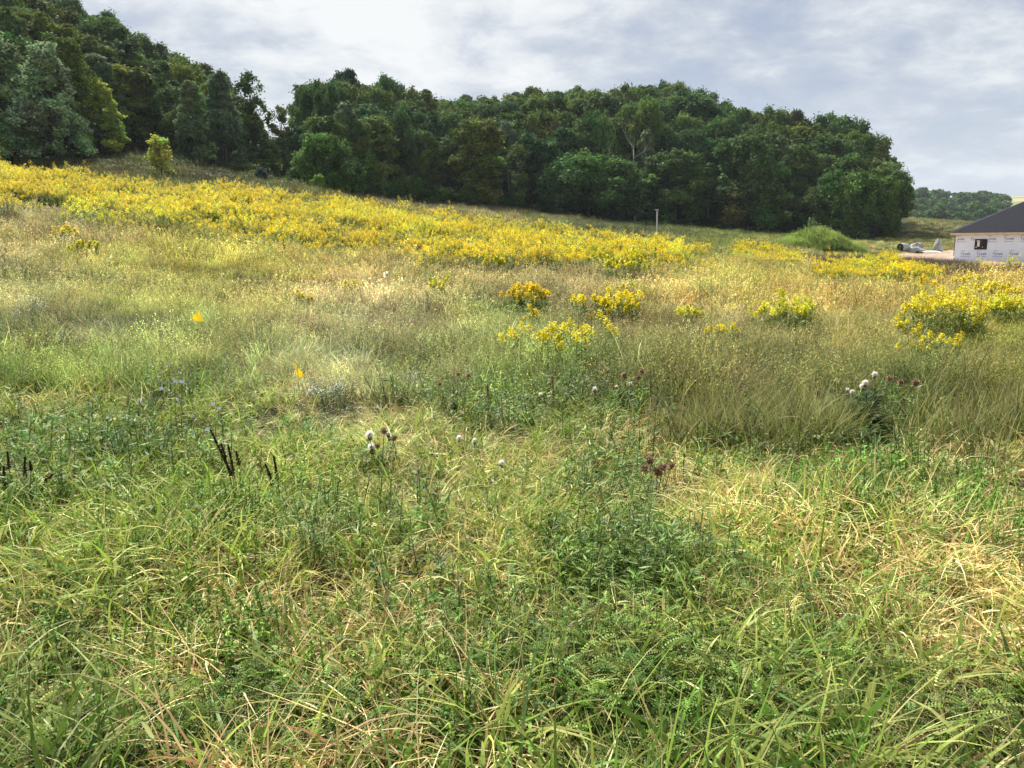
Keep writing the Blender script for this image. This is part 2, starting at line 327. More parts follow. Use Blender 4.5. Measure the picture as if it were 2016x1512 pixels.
# ------------------------------------------------------------------ scattering of uncountable growth (geometry nodes: one object each)
def scatter(name, label, pts, rot, scl, idx, tint, sources, parent=None, kind='stuff'):
    me = bpy.data.meshes.new(name); me.vertices.add(len(pts)); me.vertices.foreach_set('co', np.asarray(pts, np.float32).ravel())
    def att(n, t, key, arr): a = me.attributes.new(n, t, 'POINT'); a.data.foreach_set(key, np.asarray(arr).ravel())
    att('rot', 'FLOAT_VECTOR', 'vector', np.asarray(rot, np.float32)); att('scl', 'FLOAT_VECTOR', 'vector', np.asarray(scl, np.float32))
    att('pick', 'INT', 'value', np.asarray(idx, np.int32))
    att('tint', 'FLOAT_COLOR', 'color', np.concatenate([tint, np.ones((len(tint), 1))], 1).astype(np.float32))
    o = bpy.data.objects.new(name, me); scene.collection.objects.link(o); me.materials.append(M_GRASS)
    g = bpy.data.node_groups.new(name, 'GeometryNodeTree')
    g.interface.new_socket('Geometry', in_out='INPUT', socket_type='NodeSocketGeometry'); g.interface.new_socket('Geometry', in_out='OUTPUT', socket_type='NodeSocketGeometry')
    gi = g.nodes.new('NodeGroupInput'); go = g.nodes.new('NodeGroupOutput'); jn = g.nodes.new('GeometryNodeJoinGeometry')
    for so in reversed(sources):
        oi = g.nodes.new('GeometryNodeObjectInfo'); oi.inputs['Object'].default_value = so; oi.inputs['As Instance'].default_value = False
        gt = g.nodes.new('GeometryNodeGeometryToInstance'); g.links.new(oi.outputs['Geometry'], gt.inputs[0]); g.links.new(gt.outputs[0], jn.inputs[0])
    ip = g.nodes.new('GeometryNodeInstanceOnPoints'); ip.inputs['Pick Instance'].default_value = True
    g.links.new(gi.outputs[0], ip.inputs['Points']); g.links.new(jn.outputs[0], ip.inputs['Instance'])
    def na(n, t): q = g.nodes.new('GeometryNodeInputNamedAttribute'); q.data_type = t; q.inputs['Name'].default_value = n; return q.outputs['Attribute']
    er = g.nodes.new('FunctionNodeEulerToRotation'); g.links.new(na('rot', 'FLOAT_VECTOR'), er.inputs[0]); g.links.new(er.outputs[0], ip.inputs['Rotation'])
    g.links.new(na('scl', 'FLOAT_VECTOR'), ip.inputs['Scale']); g.links.new(na('pick', 'INT'), ip.inputs['Instance Index'])
    g.links.new(ip.outputs[0], go.inputs[0])
    md = o.modifiers.new('scatter', 'NODES'); md.node_group = g
    if parent is not None: o.parent = parent
    return tag(o, label, None, None, kind)
def src(mb, name, mat=None): return mb.obj(name, mat or M_GRASS, link=False)

def seed_pts(rng, y0, y1, n, um=.78, ulo=None):
    y = np.sqrt(rng.random(n)*(y1*y1-y0*y0)+y0*y0); u = rng.uniform(-um if ulo is None else ulo, um, n)
    return u*y, y
def in_poly(px, py, poly):
    c = np.zeros(len(px), bool); P = poly; j = len(P)-1
    for i in range(len(P)):
        xi, yi = P[i]; xj, yj = P[j]
        c ^= ((yi > py) != (yj > py)) & (px < (xj-xi)*(py-yi)/((yj-yi) or 1e-9)+xi); j = i
    return c
rng = np.random.default_rng(7); random.seed(7)

# ------------------------------------------------------------------ the ground: one sheet to the horizon
DIRT = [at(1722, 508)[:2], at(1775, 499)[:2], at(1885, 494)[:2], at(2110, 505)[:2], at(2110, 552)[:2], at(2010, 543)[:2], at(1905, 531)[:2], at(1800, 528)[:2]]
def ground_mesh():
    ys = np.concatenate([[-60, -20, -8, -3, -1, 0, .5], np.exp(np.linspace(math.log(.8), math.log(1500), 330))])
    us = np.concatenate([np.linspace(-3.5, -1.0, 14)[:-1], np.linspace(-1.0, .9, 220), np.linspace(.9, 3.5, 14)[1:]])
    Y, U = np.meshgrid(ys, us, indexing='ij'); X = np.clip(U, -1, .9)*np.maximum(Y, 2.5)+np.sign(U)*np.maximum(np.maximum(-1-U, U-.9), 0)/2.5*(120+1.6*np.maximum(Y, 0))
    Z = H(X.ravel(), Y.ravel()); V = np.stack([X.ravel(), Y.ravel(), Z], 1)
    n, m = Y.shape; i = np.arange(n-1)[:, None]*m; k = np.arange(m-1)[None]
    F = np.stack([i+k, i+k+1, i+m+k+1, i+m+k], -1).reshape(-1, 4)
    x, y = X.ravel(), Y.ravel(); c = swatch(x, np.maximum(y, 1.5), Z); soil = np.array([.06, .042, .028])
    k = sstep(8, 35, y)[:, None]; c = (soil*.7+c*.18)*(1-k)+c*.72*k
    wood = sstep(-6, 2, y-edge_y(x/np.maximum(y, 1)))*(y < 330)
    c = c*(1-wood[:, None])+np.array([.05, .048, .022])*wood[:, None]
    far = sstep(300, 420, y)[:, None]; strip = (np.sin(y*.021+x*.004) > .2)[:, None]
    c = c*(1-far)+far*np.where(strip, np.array([.17, .20, .08]), np.array([.30, .27, .14]))
    mb = MB(); mb.add(V, F, c); return mb
m, nt, out = new_mat('meadow_soil'); p = nd(nt, 'ShaderNodeBsdfPrincipled'); lk(nt, p.outputs[0], out.inputs[0]); p.inputs['Roughness'].default_value = .95; p.inputs['Specular IOR Level'].default_value = .1
a = nd(nt, 'ShaderNodeAttribute', attribute_name='Col'); geo = nd(nt, 'ShaderNodeNewGeometry')
n1 = noise(nt, geo.outputs['Position'], 9, 8, .7); n2 = noise(nt, geo.outputs['Position'], .8, 6, .65)
f = mix_c(nt, 1.0, ramp(nt, n1, [(.3, .6), (.7, 1.35)]), ramp(nt, n2, [(.3, .75), (.7, 1.25)]), 'MULTIPLY'); lk(nt, mix_c(nt, 1.0, a.outputs['Color'], f, 'MULTIPLY'), p.inputs['Base Color'])
b = nd(nt, 'ShaderNodeBump'); b.inputs['Strength'].default_value = .6; b.inputs['Distance'].default_value = .05; lk(nt, n1, b.inputs['Height']); lk(nt, b.outputs[0], p.inputs['Normal'])
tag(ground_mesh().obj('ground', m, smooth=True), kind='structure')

def sheet(name, poly, mat, dz, step=.5):
    """a thin sheet lying on the ground inside a polygon"""
    P = np.array(poly); lo = P.min(0)-3*step; hi = P.max(0)+3*step; xs = np.arange(lo[0], hi[0]+step, step); ys = np.arange(lo[1], hi[1]+step, step)
    X, Y = np.meshgrid(xs, ys, indexing='ij'); j = (vnoise(X.ravel(), Y.ravel(), .6, 5)-.5)*2.2
    ins = in_poly(X.ravel()+j, Y.ravel()+j, [tuple(q) for q in P]).reshape(X.shape)
    t = ins.astype(float)
    for q in range(5):
        p = np.pad(t, 1); t = (p[1:-1, 1:-1]*2+p[:-2, 1:-1]+p[2:, 1:-1]+p[1:-1, :-2]+p[1:-1, 2:])/6
    Z = H(X.ravel(), Y.ravel())-.12+(dz+.12)*sstep(.2, .75, t.ravel())+.05*vnoise(X.ravel(), Y.ravel(), 1.1, 6)*sstep(.2, .75, t.ravel()); m = len(ys); F = []; ins = t > .12
    for i in range(len(xs)-1):
        for k in range(m-1):
            if ins[i, k] and ins[i+1, k] and ins[i, k+1] and ins[i+1, k+1]: F.append((i*m+k, (i+1)*m+k, (i+1)*m+k+1, i*m+k+1))
    mb = MB(); mb.add(np.stack([X.ravel(), Y.ravel(), Z], 1), np.array(F), (1, 1, 1)); return mb.obj(name, mat, smooth=True)
M_DIRT = plain_mat('bare_dirt', (.30, .215, .15), .95, .9, .3, .5, spec=.1)
tag(sheet('dirt', DIRT, M_DIRT, .03), kind='structure')
# the worn track climbing to the wood on the left slope
TR = [at(178, 312), at(215, 322), at(245, 334), at(275, 348), at(300, 352)]
trk = [(q[0], q[1]) for q in TR]; poly = [(x-.1, y+.9) for x, y in trk]+[(x+.1, y-.9) for x, y in reversed(trk)]
tag(sheet('path', poly, plain_mat('worn_earth', (.19, .16, .105), .95, 1.2, .3, .4, spec=.1), .03, .2), kind='structure')

# ------------------------------------------------------------------ the tufts that the meadow is made of
GREEN = [(.085,.155,.03),(.12,.205,.04),(.165,.25,.05),(.11,.19,.075),(.21,.28,.06),(.25,.30,.07)]
STRAW = [(.58,.48,.30),(.50,.40,.23),(.70,.63,.45),(.40,.30,.17),(.54,.49,.28),(.28,.18,.10)]
BROWN = [(.13,.118,.045),(.20,.18,.075),(.10,.092,.035),(.27,.245,.12),(.13,.15,.04),(.17,.20,.05),(.12,.15,.04)]
NEU = [(1., 1., 1.), (1.1, 1.08, 1.0), (.85, .88, .85), (1.2, 1.15, 1.0), (.8, .9, .7)]
def near_tufts():
    r = np.random.default_rng(11); S = []
    for k in range(5):      # green: broad arching blades
        mb = MB(); blades(mb, r, 18, .10, .34, .0105, .42, 1.25, GREEN, tipc=(.5, .43, .2)); blades(mb, r, 8, .09, .32, .0055, .55, 1.1, STRAW); S.append(src(mb, 'grass_tuft'))
    for k in range(5):      # straw: thin, laid over
        mb = MB(); d = r.random()*2*PI; blades(mb, r, 24, .13, .31, .0052, 1.0, 1.1, STRAW, az=d, azs=1.3); blades(mb, r, 6, .09, .36, .010, .5, .9, GREEN); S.append(src(mb, 'dry_grass_tuft'))
    for k in range(4):      # short undergrowth of fine mixed blades
        mb = MB(); blades(mb, r, 22, .14, .18, .009, .55, 1.0, GREEN+STRAW[:2]); blades(mb, r, 14, .15, .16, .006, 1.25, .4, STRAW+[(.2,.13,.07)], base=np.stack([r.normal(0, .09, 14), r.normal(0, .09, 14), .02+.07*r.random(14)], 1)); S.append(src(mb, 'short_grass_tuft'))
    for k in range(2):      # wide single leaves standing out
        mb = MB(); blades(mb, r, 6, .06, .42, .015, .55, 1.2, [(.09,.17,.035),(.13,.21,.06),(.20,.27,.06),(.12,.2,.1)], cvar=.1, segs=7, tipc=(.4, .36, .15)); S.append(src(mb, 'broad_grass_tuft'))
    for k in range(4):      # long dead straw bent over in one direction
        mb = MB(); d = r.random()*2*PI; blades(mb, r, 18, .10, .42, .0052, .85, 1.0, STRAW[:5], az=d, azs=.8, segs=6); S.append(src(mb, 'long_straw_tuft'))
    return S
def leaflet_plant(r, nl, ln, hgt, pairs, lw, cols):
    """crown vetch: feather leaves of paired oval leaflets"""
    mb = MB()
    for k in range(nl):
        a = r.random()*2*PI; b = r.normal(0, .07, 2); z0 = hgt*(.3+.8*r.random()); e = .2+.6*r.random()
        d = np.array([math.cos(a)*math.cos(e), math.sin(a)*math.cos(e), math.sin(e)]); s = np.array([-math.sin(a), math.cos(a), 0]); up = np.cross(d, s)*-1
        t = np.linspace(.15, 1, pairs); l = ln*(.7+.6*r.random()); mid = np.array([b[0], b[1], z0])+d*(t*l)[:, None]-np.array([0, 0, 1.])*(t**2*l*.45)[:, None]
        c = np.array(cols[r.integers(len(cols))])*math.exp(r.normal(0, .2))
        mb.tube([(b[0], b[1], 0), mid[0], mid[-1]], [.0016, .0013, .0008], c*.9, 3)
        for sg in (-1, 1):
            T = unit(s*sg+d*.35+up*(.25+.2*r.random())); B = unit(np.cross(T, np.cross(d, s)+r.normal(0, .25, 3)))
            L = lw*(.75+.4*np.sin(t*PI))
            mb.cards(mid+T*L[:, None], np.tile(T, (pairs, 1)), np.tile(B, (pairs, 1)), L, L*.48, c*np.exp(r.normal(0, .1, (pairs, 1))))
    return mb
def forb(r, hgt, nst, nlv, ll, lw, cols, spread=.08, droop=.2, top=None):
    """leafy weed: upright stems with many lance-shaped leaves"""
    mb = MB()
    for q in range(nst):
        a = r.random()*2*PI; le = r.random()*.35; h = hgt*(.65+.6*r.random()); b = np.array([*r.normal(0, spread, 2), 0])
        t = np.linspace(0, 1, 6); ax = np.stack([np.sin(le)*t*h*math.cos(a), np.sin(le)*t*h*math.sin(a), t*h*math.cos(le)], 1)+b
        c = np.array(cols[r.integers(len(cols))])*math.exp(r.normal(0, .18))
        mb.tube(ax, np.linspace(.0028, .001, 6), c*.8, 4)
        tt = np.sort(r.random(nlv))*.92+.08; P = np.stack([np.interp(tt, t, ax[:, i]) for i in range(3)], 1)
        aa = r.random(nlv)*2*PI; el = r.normal(droop, .35, nlv); T = np.stack([np.cos(aa)*np.cos(el), np.sin(aa)*np.cos(el), np.sin(el)], 1)
        B = unit(np.cross(T, np.array([0, 0, 1.])+r.normal(0, .4, (nlv, 3)))); L = ll*(.6+.6*r.random(nlv))*(1.15-.6*tt)
        mb.cards(P+T*L[:, None], T, B, L, L*lw, c*np.exp(r.normal(0, .15, (nlv, 1))), .15)
    return mb
VG = [(.10,.165,.04),(.125,.19,.045),(.15,.22,.05),(.105,.16,.05),(.19,.25,.055)]
def green_plants():
    r = np.random.default_rng(21); S = []
    for k in range(4): S.append(src(leaflet_plant(r, 14, .085, .13, 8, .0060, VG), 'vetch'))
    for k in range(3): S.append(src(forb(r, .20, 6, 20, .036, .19, [(.13,.215,.05),(.16,.245,.055),(.13,.19,.06),(.2,.27,.06)], .11, .35), 'leafy_weed'))
    for k in range(2): S.append(src(forb(r, .16, 9, 16, .016, .55, [(.13,.21,.04),(.16,.25,.05)], .09, .5), 'clover'))
    for k in range(2): S.append(src(forb(r, .26, 3, 30, .024, .22, [(.17,.24,.08),(.2,.27,.09)], .06, .4), 'pale_weed'))
    return S
def mid_tufts(k_=1.0, cnt=1.0):
    """neutral tufts, coloured by where they grow"""
    r = np.random.default_rng(31); S = []
    for k in range(4):
        mb = MB(); blades(mb, r, int(55*cnt), .24, .42, .008*k_, .3, .75, NEU, cvar=.25, segs=4); S.append(src(mb, 'meadow_tuft'))
    for k in range(4):      # with seed heads
        mb = MB(); P = blades(mb, r, int(46*cnt), .24, .50, .006*k_, .3, .55, NEU, cvar=.22, segs=4); tip = P[:, -1]; n = len(tip)
        for q in range(4):
            T = unit(r.normal(0, 1, (n, 3))+np.array([0, 0, 1.2])); B = unit(np.cross(T, r.normal(0, 1, (n, 3))))
            mb.cards(tip+r.normal(0, .018, (n, 3))-np.array([0, 0, .02*q]), T, B, .012*k_**.7, .005*k_**.7, np.array([1.5, 1.44, 1.2])*np.exp(r.normal(0, .2, (n, 1))))
        S.append(src(mb, 'seeding_meadow_tuft'))
    for k in range(3):      # leaning bundles
        mb = MB(); blades(mb, r, int(60*cnt), .22, .48, .006*k_, .8, .6, NEU, cvar=.25, segs=4, az=r.random()*6.28, azs=.9); S.append(src(mb, 'leaning_meadow_tuft'))
    for k in range(3):      # leafy
        S.append(src(forb(r, .42, 9, 24, .035, .28, [(.95,1.0,.66),(1.08,1.08,.75),(.8,.85,.62)], .16, .5), 'meadow_weed'))
    return S
def far_tufts():
    r = np.random.default_rng(41); S = []
    for k in range(4):
        mb = MB(); blades(mb, r, 120, .62, .40, .022, .35, .8, NEU, cvar=.28, segs=3); S.append(src(mb, 'far_meadow_tuft'))
    for k in range(2):
        mb = forb(r, .38, 30, 14, .06, .3, [(.8,1.,.75),(.9,1.1,.8),(.7,.85,.7)], .4, .6); S.append(src(mb, 'far_meadow_weed'))
    return S
NEAR, PLANTS, MID, MIDB, FARS = near_tufts(), green_plants(), mid_tufts(1.25, .9), mid_tufts(2.3, .6), far_tufts()

def straw_share(c): return np.clip((c[:, 0]/np.maximum(c[:, 1], .01)-.62)/.45, 0, 1)
BARE = at(480, 1462)
def place_near(y0, y1, dens, seed, smin=.8, smax=1.2):
    r = np.random.default_rng(seed); um = 1.15 if y0 < 2 else .95 if y0 < 4 else .80; n = int(dens*um*(y1*y1-y0*y0)); x, y = seed_pts(r, y0, y1, n, um); z = H(x, y); c = swatch(x, y, z); s = straw_share(c)
    px, py = project(np.stack([x, y, z], -1))
    keep = ((x-BARE[0])/.22)**2+((y-BARE[1])/.12)**2 > 1+.6*r.random(n)
    brown = sstep(5.2, 5.6, y)*sstep(1.0, 1.8, x)
    keep &= ~((r.random(n) < brown*.5))
    keep &= r.random(n) < .42+.58*sstep(.30, .52, vnoise(x, y, 3.1, 26)*.6+vnoise(x, y, 7.0, 27)*.4)     # hollows between the tussocks
    vet = np.maximum(np.exp(-((px-1400)/400)**2-((py-1440)/110)**2), .6*np.exp(-((px-180)/300)**2-((py-1500)/60)**2))*(.5+vnoise(x, y, 3.0, 8)); keep &= r.random(n) > vet*.5
    x, y, z, c, s, px, py = [q[keep] for q in (x, y, z, c, s, px, py)]; n = len(x)
    u = r.random(n); patch = vnoise(x, y, 2.3, 3)*.6+vnoise(x, y, .9, 4)*.4
    sv = np.clip(s*.95+.07+(patch-.5)*1.6, 0, 1)
    idx = np.where(u < .22, 10+r.integers(0, 4, n), np.where(u < .235, 14+r.integers(0, 2, n), np.where(r.random(n) < sv, 5+r.integers(0, 5, n), r.integers(0, 5, n))))
    lng = (idx >= 5) & (idx < 10) & (r.random(n) < .42); idx = np.where(lng, 16+r.integers(0, 4, n), idx)
    sc = r.uniform(smin, smax, n)*(.8+.45*vnoise(x, y, 1.1, 9)); rot = np.stack([r.normal(0, .14, n), r.normal(0, .14, n), r.random(n)*2*PI], 1)
    # tufts lie the way the wind pressed their patch over
    w = (vnoise(x, y, .55, 16)*2*PI*1.3); m = ((idx >= 5) & (idx < 10)) | (idx >= 16); rot[m, 2] = w[m]+r.normal(0, .7, m.sum())
    rel = c/(c.mean(1, keepdims=True)+1e-6); lum = (c.mean(1, keepdims=True)/.17)**.4
    tint = np.clip(1.20*rel**.30*lum*np.exp(r.normal(0, .10, (n, 1))), .5, 1.9)
    return np.stack([x, y, z], 1), rot, np.repeat(sc[:, None], 3, 1), idx, tint
def cat_(L): return [np.concatenate(q) for q in zip(*L)]
P = cat_([place_near(1.1, 2.6, 185, 51, .85, 1.25), place_near(2.6, 4.2, 160, 52, .72, 1.05), place_near(4.2, 7.4, 110, 53, .5, .8)])
scatter('grass', 'long green and straw coloured grass of the near verge', *P, NEAR)

def place_plants():
    r = np.random.default_rng(61); L = []
    zones = [((1420, 1440), (400, 110), 0, 170), ((1180, 1330), (200, 90), 0, 120), ((180, 1510), (300, 60), 0, 90), ((560, 1440), (180, 70), 0, 60), ((1230, 1140), (130, 60), 1, 60), ((330, 1060), (160, 70), 2, 50),
             ((480, 1040), (130, 70), 2, 26), ((200, 880), (240, 60), 1, 40), ((760, 1060), (170, 60), 1, 14), ((1180, 940), (120, 50), 1, 8), ((1500, 890), (260, 40), 1, 24), ((640, 1000), (200, 60), 1, 14), ((1650, 1200), (300, 90), 0, 60),
             ((1250, 1090), (60, 50), 3, 9), ((1170, 1000), (70, 40), 3, 10), ((620, 1110), (60, 50), 3, 12), ((900, 1200), (160, 90), 1, 10), ((60, 1000), (120, 80), 1, 15), ((1000, 820), (230, 50), 1, 45), ((1230, 800), (120, 40), 1, 28), ((1700, 860), (90, 40), 1, 40),
             ((1900, 1440), (160, 60), 0, 60), ((1000, 1380), (500, 120), 2, 60), ((350, 1290), (300, 90), 2, 50), ((1750, 1000), (280, 80), 2, 90)]
    ks = {0: (0, 4), 1: (4, 7), 2: (7, 9), 3: (9, 11)}
    for (cx, cy), (sx, sy), k, n in zones:
        for q in range(n):
            a = at(r.normal(cx, sx*.6), min(r.normal(cy, sy*.6), 1600)); L.append((*a, r.integers(*ks[k])))
    L = np.array(L); n = len(L)
    far_ = np.clip(L[:, 1]/3.2, 1, 1.7)
    return L[:, :3], np.stack([r.normal(0, .1, n), r.normal(0, .1, n), r.random(n)*6.28], 1), np.repeat((r.uniform(.6, 1.3, n)*far_**.5)[:, None], 3, 1), L[:, 3].astype(int), np.exp(r.normal(0, .22, (n, 1)))*np.exp(r.normal(0, .10, (n, 3)))
scatter('weeds', 'low green vetch, clover and leafy weeds among the verge grass', *place_plants(), PLANTS)

# tall brown grass standing in the ditch on the right
def ditch_grass():
    r = np.random.default_rng(71); S = []
    for k in range(4):
        mb = MB(); blades(mb, r, 34, .13, .45, .007, .2, .6, BROWN+[(.16,.16,.05),(.22,.2,.06)], cvar=.2, tipc=(.32, .27, .14)); blades(mb, r, 6, .12, .34, .012, .3, 1.6, [(.40,.33,.20),(.5,.43,.30)], cvar=.15); S.append(src(mb, 'brown_grass_tuft'))
    n = 900; x = r.uniform(1.0, 6.6, n); y = 5.95+r.normal(0, .27, n)+.03*(x-2); px, py = project(np.stack([x, y, H(x, y)], -1))
    k = (vnoise(x, y, 1.5, 21) > .22) & ~((np.abs(px-1720) < 62) & (y < 6.9)) & (r.random(n) < sstep(1.0, 2.2, x)+.1); x, y = x[k], y[k]; n = len(x)
    return np.stack([x, y, H(x, y)], 1), np.stack([r.normal(0, .1, n), r.normal(0, .1, n), r.random(n)*6.28], 1), np.repeat(r.uniform(.7, 1.3, n)[:, None], 3, 1), r.integers(0, 4, n), np.exp(r.normal(0, .28, (n, 1)))*np.array([.95, 1.06, .85]), S
scatter('dry_grass', 'tall brown grass standing in the ditch on the right', *ditch_grass())

K_ALB = 1.0
MOUND = (*at(1622, 497),)
def house_mask(x, y): return in_poly(x, y, [tuple(q) for q in DIRT])
def place_mid(y0, y1, dens, seed, nsrc, smin, smax, um=.80, ulo=None, k=1.0):
    r = np.random.default_rng(seed); lo = -um if ulo is None else ulo; n = int(dens*.5*(um-lo)*(y1*y1-y0*y0)); x, y = seed_pts(r, y0, y1, n, um, ulo); z = H(x, y); c = swatch(x, y, z)
    keep = (y < edge_y(x/y)-1) & ~house_mask(x, y) & (((x-MOUND[0])/3.4)**2+((y-MOUND[1]-2.6)/3.2)**2 > 1)
    x, y, z, c = x[keep], y[keep], z[keep], c[keep]; n = len(x)
    idx = r.integers(0, nsrc, n); rot = np.stack([r.normal(0, .12, n), r.normal(0, .12, n), r.random(n)*6.28], 1)
    if nsrc == 14:
        gr = c[:, 1] > c[:, 0]*1.03; pz = vnoise(x, y, .8, 33)
        idx = np.where(pz < .45, r.integers(0, 8, n), np.where(gr, np.where(r.random(n) < .5, 11+r.integers(0, 3, n), r.integers(0, 4, n)), np.where(pz > .72, 8+r.integers(0, 3, n), 4+r.integers(0, 4, n))))
        m = (idx >= 8) & (idx < 11); rot[m, 2] = vnoise(x, y, .3, 35)[m]*9+r.normal(0, .4, m.sum())
    sc = r.uniform(smin, smax, n)*(.7+.6*vnoise(x, y, .5, 36))*np.where((x/y > .40) & (y > 22), .62, 1.0)
    g = c.mean(1, keepdims=True); c = (g+(c-g)*.95)*np.array([.955, 1.0, .94])
    c = c*np.minimum(1, .25/c.mean(1, keepdims=True))
    tint = np.clip(c*k*np.exp(r.normal(0, .36, (n, 1))+((vnoise(x, y, 1.6, 37)-.5)*.8+(vnoise(x, y, .5, 38)-.5)*.5)[:, None])*np.exp(r.normal(0, .08, (n, 3))), .01, .9)
    return np.stack([x, y, z], 1), rot, np.stack([sc, sc, sc*r.uniform(.8, 1.2, n)], 1), idx, tint
P = cat_([place_mid(6.9, 13, 46, 81, 14, .38, .85, k=1.25)])
scatter('meadow_grass', 'rough meadow grass with seed heads between the verge and the goldenrod', *P, MID)
P = cat_([place_mid(12.5, 22, 21, 82, 14, .52, .95, k=1.1), place_mid(22, 34, 10, 83, 14, .75, 1.2)])
scatter('meadow_grass', 'straw, lime and grey purple patches of meadow grass farther up', *P, MIDB)
def stalks():
    r = np.random.default_rng(95); n = 1500; x, y = seed_pts(r, 7, 32, n); z = H(x, y); T = np.array([(.11,.085,.05),(.08,.12,.04),(.17,.13,.12),(.24,.26,.07),(.30,.25,.14),(.10,.15,.05),(.06,.09,.035)]); k = (vnoise(x, y, .4, 96) > .42) & ~house_mask(x, y); x, y, z = x[k], y[k], z[k]; n = len(x)
    sc = r.uniform(.55, 1.15, n)*(.6+.012*y); return np.stack([x, y, z], 1), np.stack([r.normal(0, .1, n), r.normal(0, .1, n), r.random(n)*6.28], 1), np.repeat(sc[:, None], 3, 1), 11+r.integers(0, 3, n), T[r.integers(0, len(T), n)]*np.exp(r.normal(0, .2, (n, 1)))
scatter('meadow_weeds', 'leafy and dried weed stalks scattered through the middle of the field', *stalks(), MID)
P = cat_([place_mid(33, 60, 2.2, 84, 6, .8, 1.2), place_mid(60, 130, .75, 85, 6, .9, 1.5), place_mid(120, 260, .18, 86, 6, 1.6, 2.6, .85, .42)])
scatter('far_meadow_grass', 'grass of the far part of the field', *P, FARS)

# ------------------------------------------------------------------ trees
def crown(seed, prof, Hh, W, nl, nb, per, lf, lobe=.27, br=(.07, .12), t0=.1, base=(.055, .085, .022), loose=.2, up=.25, jit=.9, stretch=1.1):
    """a crown of leaf sprays: limbs carry lobes along the envelope prof(t), lobes carry clumps, clumps carry the sprays"""
    r = np.random.default_rng(seed); mb = MB(); g = 2.39996
    t = t0+(1-t0)*((np.arange(nl)+r.uniform(.1, .9, nl))/nl)**.9; a = np.arange(nl)*g+r.uniform(-.5, .5, nl)
    rad = np.array([prof(x) for x in t])*W*.5*r.uniform(.78, 1.12, nl); lr = W*lobe*r.uniform(.65, 1.15, nl); fr = np.clip(1-lr/(np.maximum(rad, .01)+lr*.45), 0, 1)
    LC = np.stack([np.cos(a)*rad*fr, np.sin(a)*rad*fr, t*Hh], 1); LC[:, 2] = np.minimum(LC[:, 2], Hh-lr*stretch*.8)+r.normal(0, .012*Hh, nl)
    li = r.integers(0, nl, nb); d = unit(r.normal(0, 1, (nb, 3))); o = np.stack([np.cos(a), np.sin(a), np.zeros(nl)], 1)[li]
    d = unit(d+o*.6+np.array([0, 0, .35])); C = LC[li]+d*(lr[li]*r.uniform(.55, 1.0, nb))[:, None]*np.array([1, 1, stretch]); B = W*r.uniform(*br, nb)
    n = nb*per; ci = np.repeat(np.arange(nb), per); e = unit(r.normal(0, 1, (n, 3))+d[ci]*.5+np.array([0, 0, up])); rr = B[ci]*(.45+.65*r.random(n)**.6)*np.exp(loose*r.normal(0, 1, n))
    Pn = C[ci]+e*rr[:, None]*r.uniform(.65, 1.45, (nb, 3))[ci]; N = unit(e+r.normal(0, jit, (n, 3))+np.array([0, 0, .3])); T = unit(np.cross(N, r.normal(0, 1, (n, 3)))); Bn = np.cross(N, T)
    L = lf*(.5+1.0*r.random(n)); bc = np.array(base)*np.exp(r.normal(0, .20, (nl, 1)))*np.exp(r.normal(0, .08, (nl, 3)))
    col = bc[li][ci]*np.exp(r.normal(0, .14, (nb, 1)))[ci]*np.exp(r.normal(0, .25, (n, 1)))
    Pn[:, 2] = np.maximum(Pn[:, 2], .02*Hh); mb.cards(Pn, T, Bn, L, L*.6, col*np.array([1.42, 1.45, 1.5]), .1); return mb, C, B
def trunk(seed, Hh, r0, top=.8, limbs=6, C=None, lean=.04):
    r = np.random.default_rng(seed); mb = MB(); z = np.linspace(-.4, Hh*top, 9); ph = r.random(2)*6
    ax = np.stack([np.sin(z/Hh*5+ph[0])*lean*Hh*.3*(z/Hh), np.cos(z/Hh*4+ph[1])*lean*Hh*.3*(z/Hh), z], 1)
    mb.tube(ax, r0*np.linspace(1.15, .22, 9), (1, 1, 1), 8)
    for k in range(limbs):
        q = C[r.integers(len(C))] if C is not None else np.array([*r.normal(0, Hh*.15, 2), Hh*.8]); h = np.clip(q[2]*.62, .12*Hh, .75*Hh); s = np.array([np.interp(h, z, ax[:, i]) for i in range(3)])
        w = np.linspace(0, 1, 6)[:, None]; mb.tube(s+(q-s)*w+np.array([0, 0, .06*Hh])*np.sin(w*PI), r0*np.linspace(.42, .08, 6), (1, 1, 1), 5)
    return mb
dome = lambda c, h: (lambda t: math.sqrt(max(0.0, 1-((t-c)/h)**2)))
